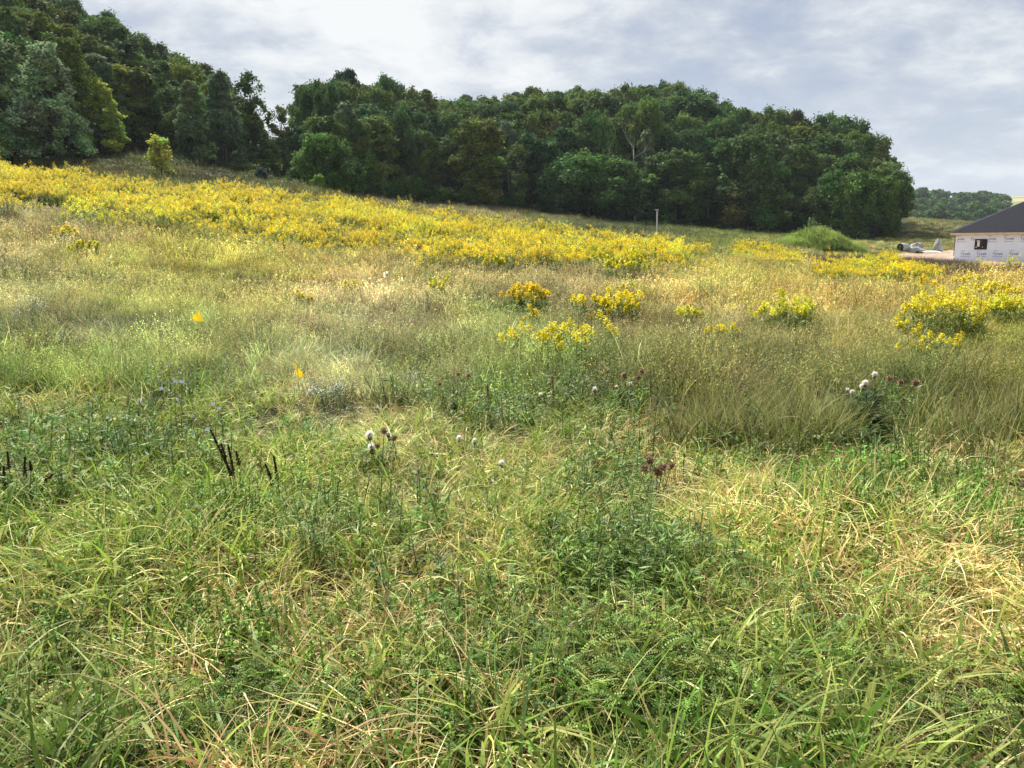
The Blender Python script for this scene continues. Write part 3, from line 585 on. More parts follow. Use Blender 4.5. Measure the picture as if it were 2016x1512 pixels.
KINDS = {
 'oak':    dict(prof=dome(.5, .56), Hh=15, W=10.5, nl=17, nb=130, per=201, lf=0.208, t0=.16),
 'oak_b':  dict(prof=dome(.55, .52), Hh=15, W=9.5, nl=15, nb=120, per=209, lf=0.208, t0=.12, lobe=.3),
 'oak_c':  dict(prof=lambda t: (.75+.3*math.sin(t*11))*dome(.5, .6)(t), Hh=15, W=9, nl=16, nb=120, per=201, lf=0.200, t0=.06),
 'broad':  dict(prof=dome(.42, .66), Hh=10, W=12.5, nl=24, nb=190, per=170, lf=.2, t0=.04, lobe=.2, br=(.05, .09)),
 'tall':   dict(prof=dome(.6, .5), Hh=18, W=8.5, nl=17, nb=130, per=201, lf=0.216, t0=.2, lobe=.3),
 'tall_b': dict(prof=lambda t: dome(.5, .62)(t)*(.8+.25*math.sin(t*14)), Hh=18, W=8, nl=19, nb=130, per=193, lf=0.216, t0=.08, lobe=.29),
 'ragged': dict(prof=lambda t: dome(.52, .6)(t)*(.7+.35*math.sin(t*19)), Hh=16, W=8.5, nl=13, nb=90, per=170, lf=0.193, t0=.1, lobe=.25, loose=.25),
 'poplar': dict(prof=lambda t: max(1-t, 0)**.8*min(1, .6+2.2*t), Hh=13, W=8.2, nl=40, nb=230, per=140, lf=.14, t0=.0, lobe=.13, br=(.045, .08), base=(.10, .13, .085), up=.45, stretch=2.6),
 'poplar_b': dict(prof=lambda t: max(1-t, 0)**.7*min(1, .55+2.6*t), Hh=12, W=6.2, nl=30, nb=170, per=130, lf=.14, t0=.0, lobe=.15, br=(.05, .09), base=(.085, .12, .055), up=.45, stretch=2.3),
 'airy':   dict(prof=lambda t: dome(.5, .58)(t)*(.75+.3*math.sin(t*17)), Hh=13, W=5.8, nl=16, nb=70, per=85, lf=.17, t0=.06, lobe=.2, br=(.06, .12), loose=.3, stretch=1.5),
 'bush':   dict(prof=dome(.28, .76), Hh=5, W=6.2, nl=26, nb=150, per=130, lf=.13, t0=.03, lobe=.2),
 'shrub':  dict(prof=lambda t: dome(.35, .68)(t)*(.85+.25*math.sin(t*11)), Hh=3, W=3.6, nl=12, nb=50, per=110, lf=.12, t0=.04, br=(.09, .15), loose=.25),
 'sapling': dict(prof=lambda t: max(1-t, 0)**.45*min(1, .4+2.4*t)*(.8+.3*math.sin(t*15)), Hh=4, W=2.6, nl=14, nb=50, per=75, lf=.10, t0=.05, lobe=.2, br=(.07, .13), base=(.17, .17, .04), loose=.3, stretch=1.3),
 'conifer': dict(prof=lambda t: (1-t)*.9+.06, Hh=2.6, W=2.4, nl=20, nb=60, per=80, lf=.09, t0=.04, lobe=.15, br=(.07, .12), base=(.035, .06, .045), loose=.3),
 'farcrown': dict(prof=dome(.45, .58), Hh=12, W=10, nl=12, nb=50, per=70, lf=.5, t0=.08),
}
PROTO = {}
for _i, (_k, _d) in enumerate(KINDS.items()):
    _mb, _C, _B = crown(100+_i, **_d)
    PROTO[_k] = (_mb.mesh('crown', M_TREE), trunk(200+_i, _d['Hh'], _d['Hh']*.018, .82, 7, _C).mesh('trunk', M_BARK), _d['Hh'], _d['W'])
def tree(kind, name, label, x, y, h, w, tint, rz=0, group=None, cat='tree', part='crown'):
    cm, tm, Hh, W = PROTO[kind]; z = float(H(x, y))
    o = thing(name, label, cat, (x, y, z-.05), rz, group); o.scale = (w/W, w/W, h/Hh)
    c = bpy.data.objects.new(part, cm); t = bpy.data.objects.new('trunk', tm)
    for q in (c, t): scene.collection.objects.link(q); q.parent = o
    c.color = (*tint, 1); t.color = (1, 1, 1, 1); return o
def top_z(x, y, py): return z_for_py(x, y, py)
def tree_px(kind, name, label, px, y, top, wpx, tint, **k):
    x = xof(px, y); h = top_z(x, y, top)-float(H(x, y)); return tree(kind, name, label, x, y, h, wpx*y/FPX, tint, **k)
T0 = (1, 1, 1)
# trees that stand out on the left slope
tree_px('poplar', 'poplar_tree', 'tall silvery green poplar at the far left, its top against the hill', 18, 66, 66, 190, (1.85, 1.9, 1.35), rz=.4)
tree_px('poplar', 'poplar_tree', 'second silvery green poplar, next to the yellow green tree', 112, 68, 92, 160, (1.85, 1.9, 1.35), rz=2.2)
tree_px('poplar_b', 'poplar_tree', 'lower silvery poplar leaning in front of the two tall poplars at the frame edge', -30, 63, 130, 130, (1.85, 1.9, 1.35), rz=1.2)
tree_px('poplar_b', 'maple_tree', 'yellow green leafy tree beside the silvery poplars', 208, 74, 165, 105, (2.7, 2.3, .8), rz=.9)
tree_px('sapling', 'young_tree', 'small thin pale yellow tree standing alone on the grassy slope', 320, 60, 268, 58, (1.5, 1.65, 1.3))
tree_px('poplar_b', 'poplar_tree', 'conical mid green poplar behind the lone pale sapling', 388, 79, 168, 92, (1.15, 1.2, 1.0), rz=3.1)
tree_px('poplar_b', 'poplar_tree', 'grey green poplar at the right shoulder of the conical poplar', 448, 82, 150, 100, (.85, .95, .95), rz=4.0)
tree_px('airy', 'poplar_tree', 'dark airy tree outlined on the sky beside the gap in the trees', 508, 88, 148, 78, (.85, 1.0, .95))
tree_px('airy', 'thin_tree', 'thin sparse tree just right of the sky gap', 562, 90, 214, 66, (1.2, 1.1, .9), rz=1.0)
tree_px('oak_c', 'broadleaf_tree', 'olive broadleaf tree low down behind the thin sparse tree', 560, 104, 262, 70, (1.3, 1.2, .9), rz=2.0)
tree_px('bush', 'round_bush', 'round dark green bush in front of the middle trees', 640, 82, 276, 118, (1.0, 1.25, .8), cat='bush')
tree_px('sapling', 'young_tree', 'small bright green sapling at the foot of the round dark bush', 628, 76, 343, 30, (.75, 1.25, .8), rz=2.0)
tree_px('conifer', 'young_conifer', 'small dark conifer standing on the grassy left slope', 515, 72, 330, 42, (1.0, 1.0, 1.0))
tree_px('shrub', 'shrub', 'rounded olive shrub right of the round dark bush', 716, 92, 318, 85, (1.25, 1.2, 1.05), cat='bush')
tree_px('shrub', 'shrub', 'low dark shrub at the wood edge under the olive shrub', 758, 92, 362, 60, (.8, 1.0, .85), rz=2.0, cat='bush')
tree_px('poplar_b', 'poplar_tree', 'tall pale green poplar rising behind the round dark bush', 690, 92, 208, 95, (1.15, 1.2, 1.15), rz=5.0)
# trees that stand out in front of the wood
tree_px('tall_b', 'broadleaf_tree', 'yellowish green tree in the middle of the wood edge', 945, 104, 240, 100, (1.75, 1.55, .9), rz=.5)
tree_px('airy', 'thin_tree', 'thin greyish tree right of the yellowish green tree', 1018, 110, 285, 62, (1.5, 1.35, 1.5), rz=2.6)
tree_px('broad', 'broadleaf_tree', 'wide spreading dark tree left of the bare dead tree', 1158, 112, 312, 190, (.85, 1.1, .95), rz=1.0)
tree_px('oak_b', 'broadleaf_tree', 'full rounded tree right of the bare dead tree', 1330, 117, 302, 125, (1.05, 1.2, .95), rz=3.4)
tree_px('sapling', 'young_tree', 'olive yellow young tree at the foot of the wood right of the post', 1440, 112, 372, 85, (.75, .75, .9), rz=.3)
tree_px('broad', 'broadleaf_tree', 'broad rounded tree on the right end of the wood behind the green mound', 1668, 110, 350, 140, (.9, 1.0, .85), rz=2.2)
tree_px('oak_c', 'broadleaf_tree', 'outermost tree of the wood with brownish leaves on the sky side', 1728, 115, 335, 80, (1.35, 1.15, .8), rz=4.2)
tree_px('oak_b', 'broadleaf_tree', 'dark tree with a grey green crown left of the broad rounded tree', 1470, 114, 268, 140, (.95, 1.1, 1.1), rz=5.2)
for k, (px, top, w, t) in enumerate([(1195, 418, 60, (.8, 1.1, .9)), (1262, 418, 75, (.75, 1.1, 1.0)), (1365, 432, 90, (.7, 1.0, .9)), (850, 372, 80, (.8, 1.05, .8)), (910, 385, 90, (.7, 1., .8)), (1090, 400, 80, (.7, 1, .85)), (1530, 420, 90, (.7, 1., .8)), (1640, 430, 80, (.7, .95, .75)), (1005, 392, 70, (.8, 1.05, .8)), (800, 352, 70, (.85, 1.05, .8)), (1420, 425, 70, (.7, 1, .85)), (475, 322, 60, (1.2, 1.1, .9)), (560, 352, 70, (1.3, 1.2, .9))]):
    yy = float(edge_y((px-1008)/FPX))-4
    tree_px('shrub', 'shrub', 'low dark shrub growing along the foot of the wood', px, yy, top, w, t, rz=k*1.7, cat='bush', group='shrubs along the foot of the wood')

# the wood: row behind row up the hill
TOPL = [(-80, -70), (40, -30), (110, 2), (160, 30), (225, 32), (280, 68), (330, 100), (380, 118), (430, 145), (460, 170), (500, 215), (540, 262), (575, 222), (600, 205), (640, 160), (690, 152), (720, 178), (760, 172), (800, 176), (845, 205), (880, 215), (925, 192), (960, 205), (1010, 196), (1060, 188), (1110, 182), (1150, 186), (1200, 184), (1260, 178), (1330, 178), (1385, 186), (1420, 204), (1470, 226), (1500, 233), (1540, 230), (1600, 240), (1660, 255), (1700, 276), (1730, 302), (1752, 340), (1772, 385)]
_tx = np.array([q[0] for q in TOPL], float); _ty = np.array([q[1] for q in TOPL], float)
def sil(px): return float(np.interp(px, _tx, _ty))
def wood_row(r, a, b, n, back, frac, wpx, tints, label, group, kinds):
    for k in range(n):
        px = a+(b-a)*(k+.5+r.uniform(-.35, .35))/n; y = float(edge_y((px-1008)/FPX))+back+r.uniform(-2.5, 2.5); x = xof(px, y); g = float(H(x, y))
        basepy = project(np.array([[x, y, g]]))[1][0]; top = sil(px); front = top+(basepy-top)*.34
        tp = front+(top-front)*frac+r.uniform(-16, 12)*(1.0 if frac < 1 else .8)
        h = np.clip(top_z(x, y, tp)-g, 6.5, 24); w = wpx*r.uniform(.8, 1.25)*y/FPX; t = np.array(tints[r.integers(len(tints))])*math.exp(r.normal(0, .13))
        tree(kinds[r.integers(len(kinds))], 'woodland_tree', label, x, y, h, min(w, h*1.0), tuple(t*np.exp(r.normal(0, .04, 3))), r.random()*6.28, group)
DK = [(.75, .95, .85), (.95, 1.1, .95), (.65, .88, .85), (1.15, 1.2, .95), (.9, 1.1, 1.1), (1.05, 1.05, .8), (1.35, 1.35, 1.0)]
OL = [(1.2, 1.15, .8), (1.35, 1.25, .8), (.9, 1.0, .8), (1.5, 1.25, .8), (1.05, 1.1, .8), (1.7, 1.45, .75), (.8, .95, .8), (1.0, 1.1, .9)]
BK = ['oak', 'oak_b', 'oak_c', 'tall', 'tall_b', 'ragged']; r_ = np.random.default_rng(91)
BF = BK+['poplar_b', 'ragged', 'broad']
LW, GW = 'dark green broadleaf tree in the dense wood behind the field', 'trees of the dense wood behind the field'
wood_row(r_, 590, 1738, 26, 3, .12, 92, DK+OL[:1], LW, GW, BF)
wood_row(r_, 640, 1735, 24, 10, .42, 94, DK+OL[:1], LW, GW, BK)
wood_row(r_, 600, 1728, 24, 19, .68, 90, DK+OL[:2], LW, GW, BK)
wood_row(r_, 610, 1715, 24, 31, .86, 84, DK+OL[:3], LW, GW, BK)
wood_row(r_, 625, 1660, 26, 46, .98, 72, DK+OL[:2], LW, GW, BK)
wood_row(r_, 900, 1400, 12, 62, 1.0, 70, DK+OL[:2], LW, GW, BK)
LH, GH = 'olive green tree in the steep hillside wood at upper left', 'trees of the hillside wood at upper left'
wood_row(r_, -90, 540, 12, 5, .15, 100, OL+DK[:2], LH, GH, BF)
wood_row(r_, -90, 480, 11, 14, .38, 105, OL, LH, GH, BK)
wood_row(r_, -90, 470, 11, 25, .6, 100, OL, LH, GH, BK)
wood_row(r_, -90, 460, 11, 38, .8, 95, OL, LH, GH, BK)
wood_row(r_, -90, 450, 12, 52, 1.0, 88, DK[:3]+OL[:2], LH, GH, BK)
# the far wood beyond the field on the right
LF, GF = 'bluish green tree in the far wood beyond the house', 'trees of the far wood beyond the house'
for k in range(64):
    rowk = k // 16; y = 350+rowk*55+r_.uniform(-12, 12); px = 1755+(k % 16+r_.uniform(-.3, .6))*(14.2 if rowk else 12.6)
    x = xof(px, y); g = float(H(x, y)); tp = [420, 407, 394, 382][rowk]+r_.uniform(-9, 7)+6*math.sin(k*.7)+max(0, px-1940)*.16; h = np.clip(top_z(x, y, tp)-g, 8, 24)
    t = np.array([(1.0, 1.15, 1.2), (1.25, 1.3, 1.1), (.9, 1.05, 1.25)][r_.integers(3)])
    tree('farcrown', 'distant_tree', LF, x, y, h, r_.uniform(28, 40)*y/FPX, tuple(t), r_.random()*6, GF)

def bare_tree():
    r = np.random.default_rng(5); y = 113.0; px = 1249; x = xof(px, y); g = float(H(x, y)); h = top_z(x, y, 292)-g
    o = thing('dead_tree', 'bare pale dead tree with forked branches in front of the wood', 'tree', (x, y, g)); mt = MB(); mb = MB()
    z = np.linspace(-.3, h*.62, 10); ax = np.stack([-.5*(z/h)**2*2+np.sin(z*.9)*.12, 0*z, z], 1); mt.tube(ax, np.linspace(.19, .11, 10), (1, 1, 1), 8)
    def br(p, d, l, rad, dep):
        n = 6; P = [p]
        for k in range(n):
            d = unit(d+r.normal(0, .13, 3)+np.array([0, 0, .05])); P.append(P[-1]+d*l/n)
        P = np.array(P); mb.tube(P, np.linspace(rad, rad*.45, n+1), (1, 1, 1), 5)
        if dep:
            for q in range(3 if dep > 1 else 2): br(P[r.integers(3, n+1)], unit(d+r.normal(0, .55, 3)), l*.62, rad*.5, dep-1)
    tp = ax[-1]
    br(tp, np.array([-.75, .1, .75]), h*.30, .085, 3); br(tp, np.array([.25, -.1, .95]), h*.38, .09, 3); br(ax[7], np.array([.8, 0, .6]), h*.22, .06, 2); br(ax[8], np.array([-.5, .3, .7]), h*.2, .05, 2)
    mt.obj('trunk', M_DEAD, o, True); mb.obj('branches', M_DEAD, o, True)
bare_tree()
for px, top, wd in ((1392, 330, .1), (1000, 330, .07)):
    y = float(edge_y((px-1008)/FPX))-1.5; x = xof(px, y); g = float(H(x, y)); h = top_z(x, y, top)-g; mb = MB(); z = np.linspace(-.2, h, 8)
    mb.tube(np.stack([.16*np.sin(z*.5), 0*z, z], 1), np.linspace(wd*1.3, wd*.5, 8), (.55, .5, .42), 7)
    for q in range(3): mb.tube(np.array([[.16*math.sin(h*.5*(.5+.15*q)), 0, h*(.5+.15*q)], [.5*(-1)**q, .1, h*(.6+.15*q)], [.9*(-1)**q, .1, h*(.72+.14*q)]]), [wd*.5, wd*.3, wd*.1], (.5, .45, .4), 5)
    o = mb.obj('bare_trunk', M_DEAD, None, True); o.location = (x, y, g)
    tag(o, 'slender bare trunk at the wood edge '+('between the rounded tree and the olive young tree' if px > 1200 else 'near the thin greyish tree'), 'tree')

# ------------------------------------------------------------------ goldenrod
YEL = np.array([(.74,.59,.015),(.72,.55,.015),(.75,.63,.025),(.68,.50,.015),(.76,.60,.02)]); LEM = np.array([(.70,.68,.04),(.72,.64,.03),(.60,.62,.05)]); ORA = np.array([(.74,.58,.02),(.71,.53,.02),(.75,.61,.02)])
GRN = np.array([(.16,.23,.06),(.19,.26,.07),(.14,.21,.06),(.23,.28,.08)])
BRT = np.array([(.76,.65,.02),(.74,.61,.015),(.77,.69,.04),(.75,.67,.02)])
def goldenrod_stalk(mg, my, r, base, h, nlv, nbr, nfl, fs, pal, lean=.18, plume=.24):
    a = r.random()*6.28; le = abs(r.normal(0, lean)); t = np.linspace(0, 1, 5); bend = t**1.6
    ax = np.array(base)+np.stack([np.sin(le)*h*bend*math.cos(a), np.sin(le)*h*bend*math.sin(a), t*h*math.cos(le*.7)], 1); c = GRN[r.integers(len(GRN))]*math.exp(r.normal(0, .15))
    mg.tube(ax, np.linspace(.0045, .002, 5), c*np.array([1.1, .9, .8]), 3)
    tt = .12+.76*r.random(nlv); P = np.stack([np.interp(tt, t, ax[:, i]) for i in range(3)], 1); aa = r.random(nlv)*6.28; el = r.normal(.45, .3, nlv)
    T = np.stack([np.cos(aa)*np.cos(el), np.sin(aa)*np.cos(el), np.sin(el)], 1); B = unit(np.cross(T, np.array([0, 0, 1.])+r.normal(0, .4, (nlv, 3)))); L = .055*(.7+.6*r.random(nlv))*(1.2-.5*tt)
    mg.cards(P+T*L[:, None], T, B, L, L*.17+fs*.12, c*np.exp(r.normal(0, .18, (nlv, 1))), .1)
    # arching side branches of the plume, florets along their upper side
    yc = pal[r.integers(len(pal))]*math.exp(r.normal(0, .10)); ph = plume*(.8+.5*r.random()); top = ax[-1]; d0 = unit(ax[-1]-ax[-2])
    for k in range(nbr):
        f = (k+.5)/nbr; p0 = top-d0*ph*h*.62*(1-f); ba = k*2.4+r.random(); ln = ph*h*.5*(1.05-.8*f)*(.7+.6*r.random()); s = (np.arange(nfl)+.6)/nfl
        dr = np.array([math.cos(ba), math.sin(ba), 0]); Q = p0+dr*(s*ln)[:, None]*.9+np.array([0, 0, 1.])*((s*.75-s**2*.45)*ln+f*.02)[:, None]+r.normal(0, fs*.5, (nfl, 3))
        N = unit(r.normal(0, .7, (nfl, 3))+np.array([0, 0, 1.])); T = unit(np.cross(N, r.normal(0, 1, (nfl, 3)))); my.cards(Q, T, np.cross(N, T), fs*(.7+.6*r.random(nfl)), fs*.7, yc*np.exp(r.normal(0, .14, (nfl, 1))), 0)
def goldenrod_clump(seed, rad, h, n, fs, pal, nlv=22, nbr=10, nfl=7, sep=True, hv=.18, lean=.18, bare=0.0):
    r = np.random.default_rng(seed); mg, my = MB(), MB()
    nc = 1 if n < 10 or fs > .0205 else 4; cen = r.normal(0, .42*rad, (nc, 2)) if nc > 1 else np.zeros((1, 2)); hc = r.uniform(.78, 1.05, nc)
    for k in range(n):
        q = rad*math.sqrt(r.random())*(.62 if nc > 1 else 1); a = r.random()*6.28; w = k % nc; goldenrod_stalk(mg, my, r, (q*math.cos(a)+cen[w][0], q*math.sin(a)*.8+cen[w][1], -.03), h*hc[w]*(1-.25*(q/max(rad, .01))**2)*math.exp(r.normal(0, hv)), nlv, 0 if r.random() < bare else nbr, nfl, fs, pal, lean)
    return mg, my
# single clumps scattered over the near meadow: px, base py, width px, height px, stalks, palette, label
GC = [(1050,622,105,62,26,ORA,'orange yellow goldenrod clump, farther left of the pair in the mid meadow'),(1205,640,120,72,34,YEL,'full bright yellow goldenrod clump right of the orange yellow one'),(1118,738,165,92,20,YEL,'nearest goldenrod clump with loose separate yellow plumes beside tall dark weeds'),
 (1372,652,82,50,16,LEM,'lemon yellow goldenrod clump left of the low golden clump'),(1432,678,88,42,18,YEL,'low golden goldenrod clump just below the lemon yellow one'),(1530,662,100,72,26,LEM,'bushy lemon goldenrod clump with a dark green base'),
 (1818,660,125,82,34,YEL,'large upright goldenrod clump at right of several tufts'),(1902,664,70,42,14,YEL,'low rounded goldenrod clump just right of the large upright one'),(1985,648,85,60,20,LEM,'goldenrod clump cut by the right frame edge'),
 (1855,716,95,60,9,YEL,'sparse goldenrod with starry single plumes near the right weeds'),(1960,600,78,42,24,YEL,'dense golden clump by itself below the dark weed strip'),(1905,568,52,32,14,YEL,'small goldenrod clump against the dark weed strip'),
 (700,588,52,34,12,YEL,'small goldenrod clump among straw grass left of centre'),(600,612,34,36,6,ORA,'tiny orange tinted goldenrod beside the lime patch'),(865,598,26,48,6,LEM,'single upright green goldenrod only just in bloom'),(1182,645,46,30,6,ORA,'few orange yellow plumes in front of the full bright clump'),
 (1045,648,40,28,5,ORA,'two or three faded plumes below the orange clump'),(1768,668,28,22,4,YEL,'lone small plume left of the large upright clump'),(1478,622,34,28,6,YEL,'small plumes left of the bushy lemon clump'),(1232,592,80,38,14,LEM,'pale half opened goldenrod behind the full bright clump'),
 (1815,592,46,42,8,ORA,'withered orange brown goldenrod stems standing apart'),(135,478,46,30,12,YEL,'small goldenrod clump alone in pale straw grass at far left'),(165,505,60,32,10,LEM,'greenish goldenrod just below the lone clump at far left'),(1465,592,26,26,5,YEL,'single golden tuft in the lime grass right of centre'),
 (970,545,44,44,12,LEM,'very bright lemon tuft at the front edge of the flower band'),(1235,552,80,52,24,LEM,'bright green and lemon clump at the front edge of the flower band')]
for k, (px, py, wp, hp, n, pal, lab) in enumerate(GC):
    pal = BRT if pal is YEL else pal
    x, y, z = at(px, py+8); w = wp*1.12*y/FPX; h = max(top_z(x, y, py-hp)-z, .35)*1.05; fs = max(.0125, .00128*y)
    mg, my = goldenrod_clump(300+k, w*.50, h, int(n*1.9), fs, pal, hv=.13, lean=.14 if n > 8 else .22)
    o = thing('goldenrod', lab, 'goldenrod', (x, y, z), 0, 'goldenrod clumps in the near meadow'); mg.obj('foliage', M_LEAF, o); my.obj('flowers', M_LEAF, o)
# the flowering band across the field: too many to count
def band():
    r = np.random.default_rng(401); S = []
    for k, pal in enumerate([YEL, YEL, ORA, LEM, YEL]):
        mb = MB(); mg, my = goldenrod_clump(420+k, .62, 1.0, 20, .025, pal, 30, 7, 4, hv=.16, bare=.3); mb.merge(mg); mb.merge(my); S.append(src(mb, 'goldenrod_patch'))
    B1 = [(-120,385),(0,408),(150,425),(300,452),(400,474),(480,486),(560,490),(640,503),(760,520),(880,532),(1000,535),(1100,542),(1200,548),(1290,548),(1350,530),(1300,512),(1150,492),(1000,476),(850,452),(740,432),(600,408),(400,394),(250,380),(150,362),(0,344),(-120,338)]
    B2 = [(1590,560),(1640,575),(1700,572),(1760,578),(1850,582),(1840,558),(1760,540),(1690,535),(1620,540)]; B3 = [(1400,515),(1480,530),(1560,538),(1600,530),(1545,510),(1450,502)]; B4 = [(1725,520),(1760,530),(1790,522),(1750,512)]; B5 = [(1860,530),(1900,538),(2060,560),(2060,545),(1930,528)]
    pts = []
    for poly, dens in ((B1, 2.4), (B2, 3.0), (B3, 1.6), (B4, 2.0), (B5, .9)):
        for px, py in poly: pts.append(at(px, py)[:2])
    pts = np.array(pts); out = []
    n = 34000; x, y = seed_pts(r, 20, 75, n, .8); z = H(x, y); px, py = project(np.stack([x, y, z], -1)); pj = py+(vnoise(x, y, .28, 43)-.5)*26; pxj = px+(vnoise(x, y, .3, 44)-.5)*40
    keep = np.zeros(n, bool)
    for poly, dens in ((B1, 1.0), (B2, 1.0), (B3, .6), (B4, .9), (B5, .4)):
        m = in_poly(pxj, pj, poly); gap = .04+.96*sstep(.45, .535, vnoise(x*.7, y, .17, 45)*.5+vnoise(x, y, .5, 46)*.5) if dens != 1.0 or poly is B1 else np.ones(n)
        keep |= m & (r.random(n) < dens*gap)
    # thin outliers round the band
    m = in_poly(px, py, [(-120,330),(-120,420),(560,515),(900,548),(1400,560),(1400,500),(900,435),(600,395),(250,365)]); keep |= m & (r.random(n) < .10)
    keep &= ~house_mask(x, y); x, y, z = x[keep], y[keep], z[keep]; n = len(x); sc = r.uniform(.62, 1.25, n)*(.7+.5*vnoise(x, y, .4, 47))*np.where(x/y > .42, .50, np.where(x/y > .25, .60, .82)); pick = np.where(vnoise(x, y, .25, 48) > .62, r.choice([3, 3, 1, 0], n), r.choice([0, 1, 4, 0, 1, 4, 3, 2], n))
    return np.stack([x, y, z], 1), np.stack([r.normal(0, .07, n), r.normal(0, .07, n), r.random(n)*6.28], 1), np.stack([sc, sc, sc*r.uniform(.85, 1.15, n)], 1), pick, np.exp(r.normal(0, .13, (n, 1)))*np.ones((n, 3)), S
scatter('goldenrod_field', 'broad band of yellow goldenrod in flower across the field', *band())
# strip of dark dry weeds in front of the building site
def dark_weeds():
    r = np.random.default_rng(441); S = []
    for k in range(3):
        mb = MB(); blades(mb, r, 70, .5, .8, .022, .12, .3, [(.11,.085,.06),(.15,.11,.075),(.08,.07,.045),(.19,.15,.10)], cvar=.2, segs=3); S.append(src(mb, 'dead_weed_tuft'))
    poly = [(1690,528),(1790,545),(1880,560),(2060,580),(2060,548),(1960,540),(1880,528),(1780,522),(1700,515),(1560,512),(1560,522)]
    n = 9000; x, y = seed_pts(r, 22, 60, n, .8, .3); z = H(x, y); px, py = project(np.stack([x, y, z], -1)); k = in_poly(px, py+(vnoise(x, y, .5, 49)-.5)*10, poly) & (r.random(n) < .8); x, y, z = x[k], y[k], z[k]; n = len(x)
    return np.stack([x, y, z], 1), np.stack([r.normal(0, .1, n), r.normal(0, .1, n), r.random(n)*6.28], 1), np.repeat(r.uniform(.32, .6, n)[:, None], 3, 1), r.integers(0, 3, n), np.exp(r.normal(0, .2, (n, 1)))*np.ones((n, 3)), S
scatter('dead_weeds', 'strip of dark brown dead weeds before the building site', *dark_weeds())

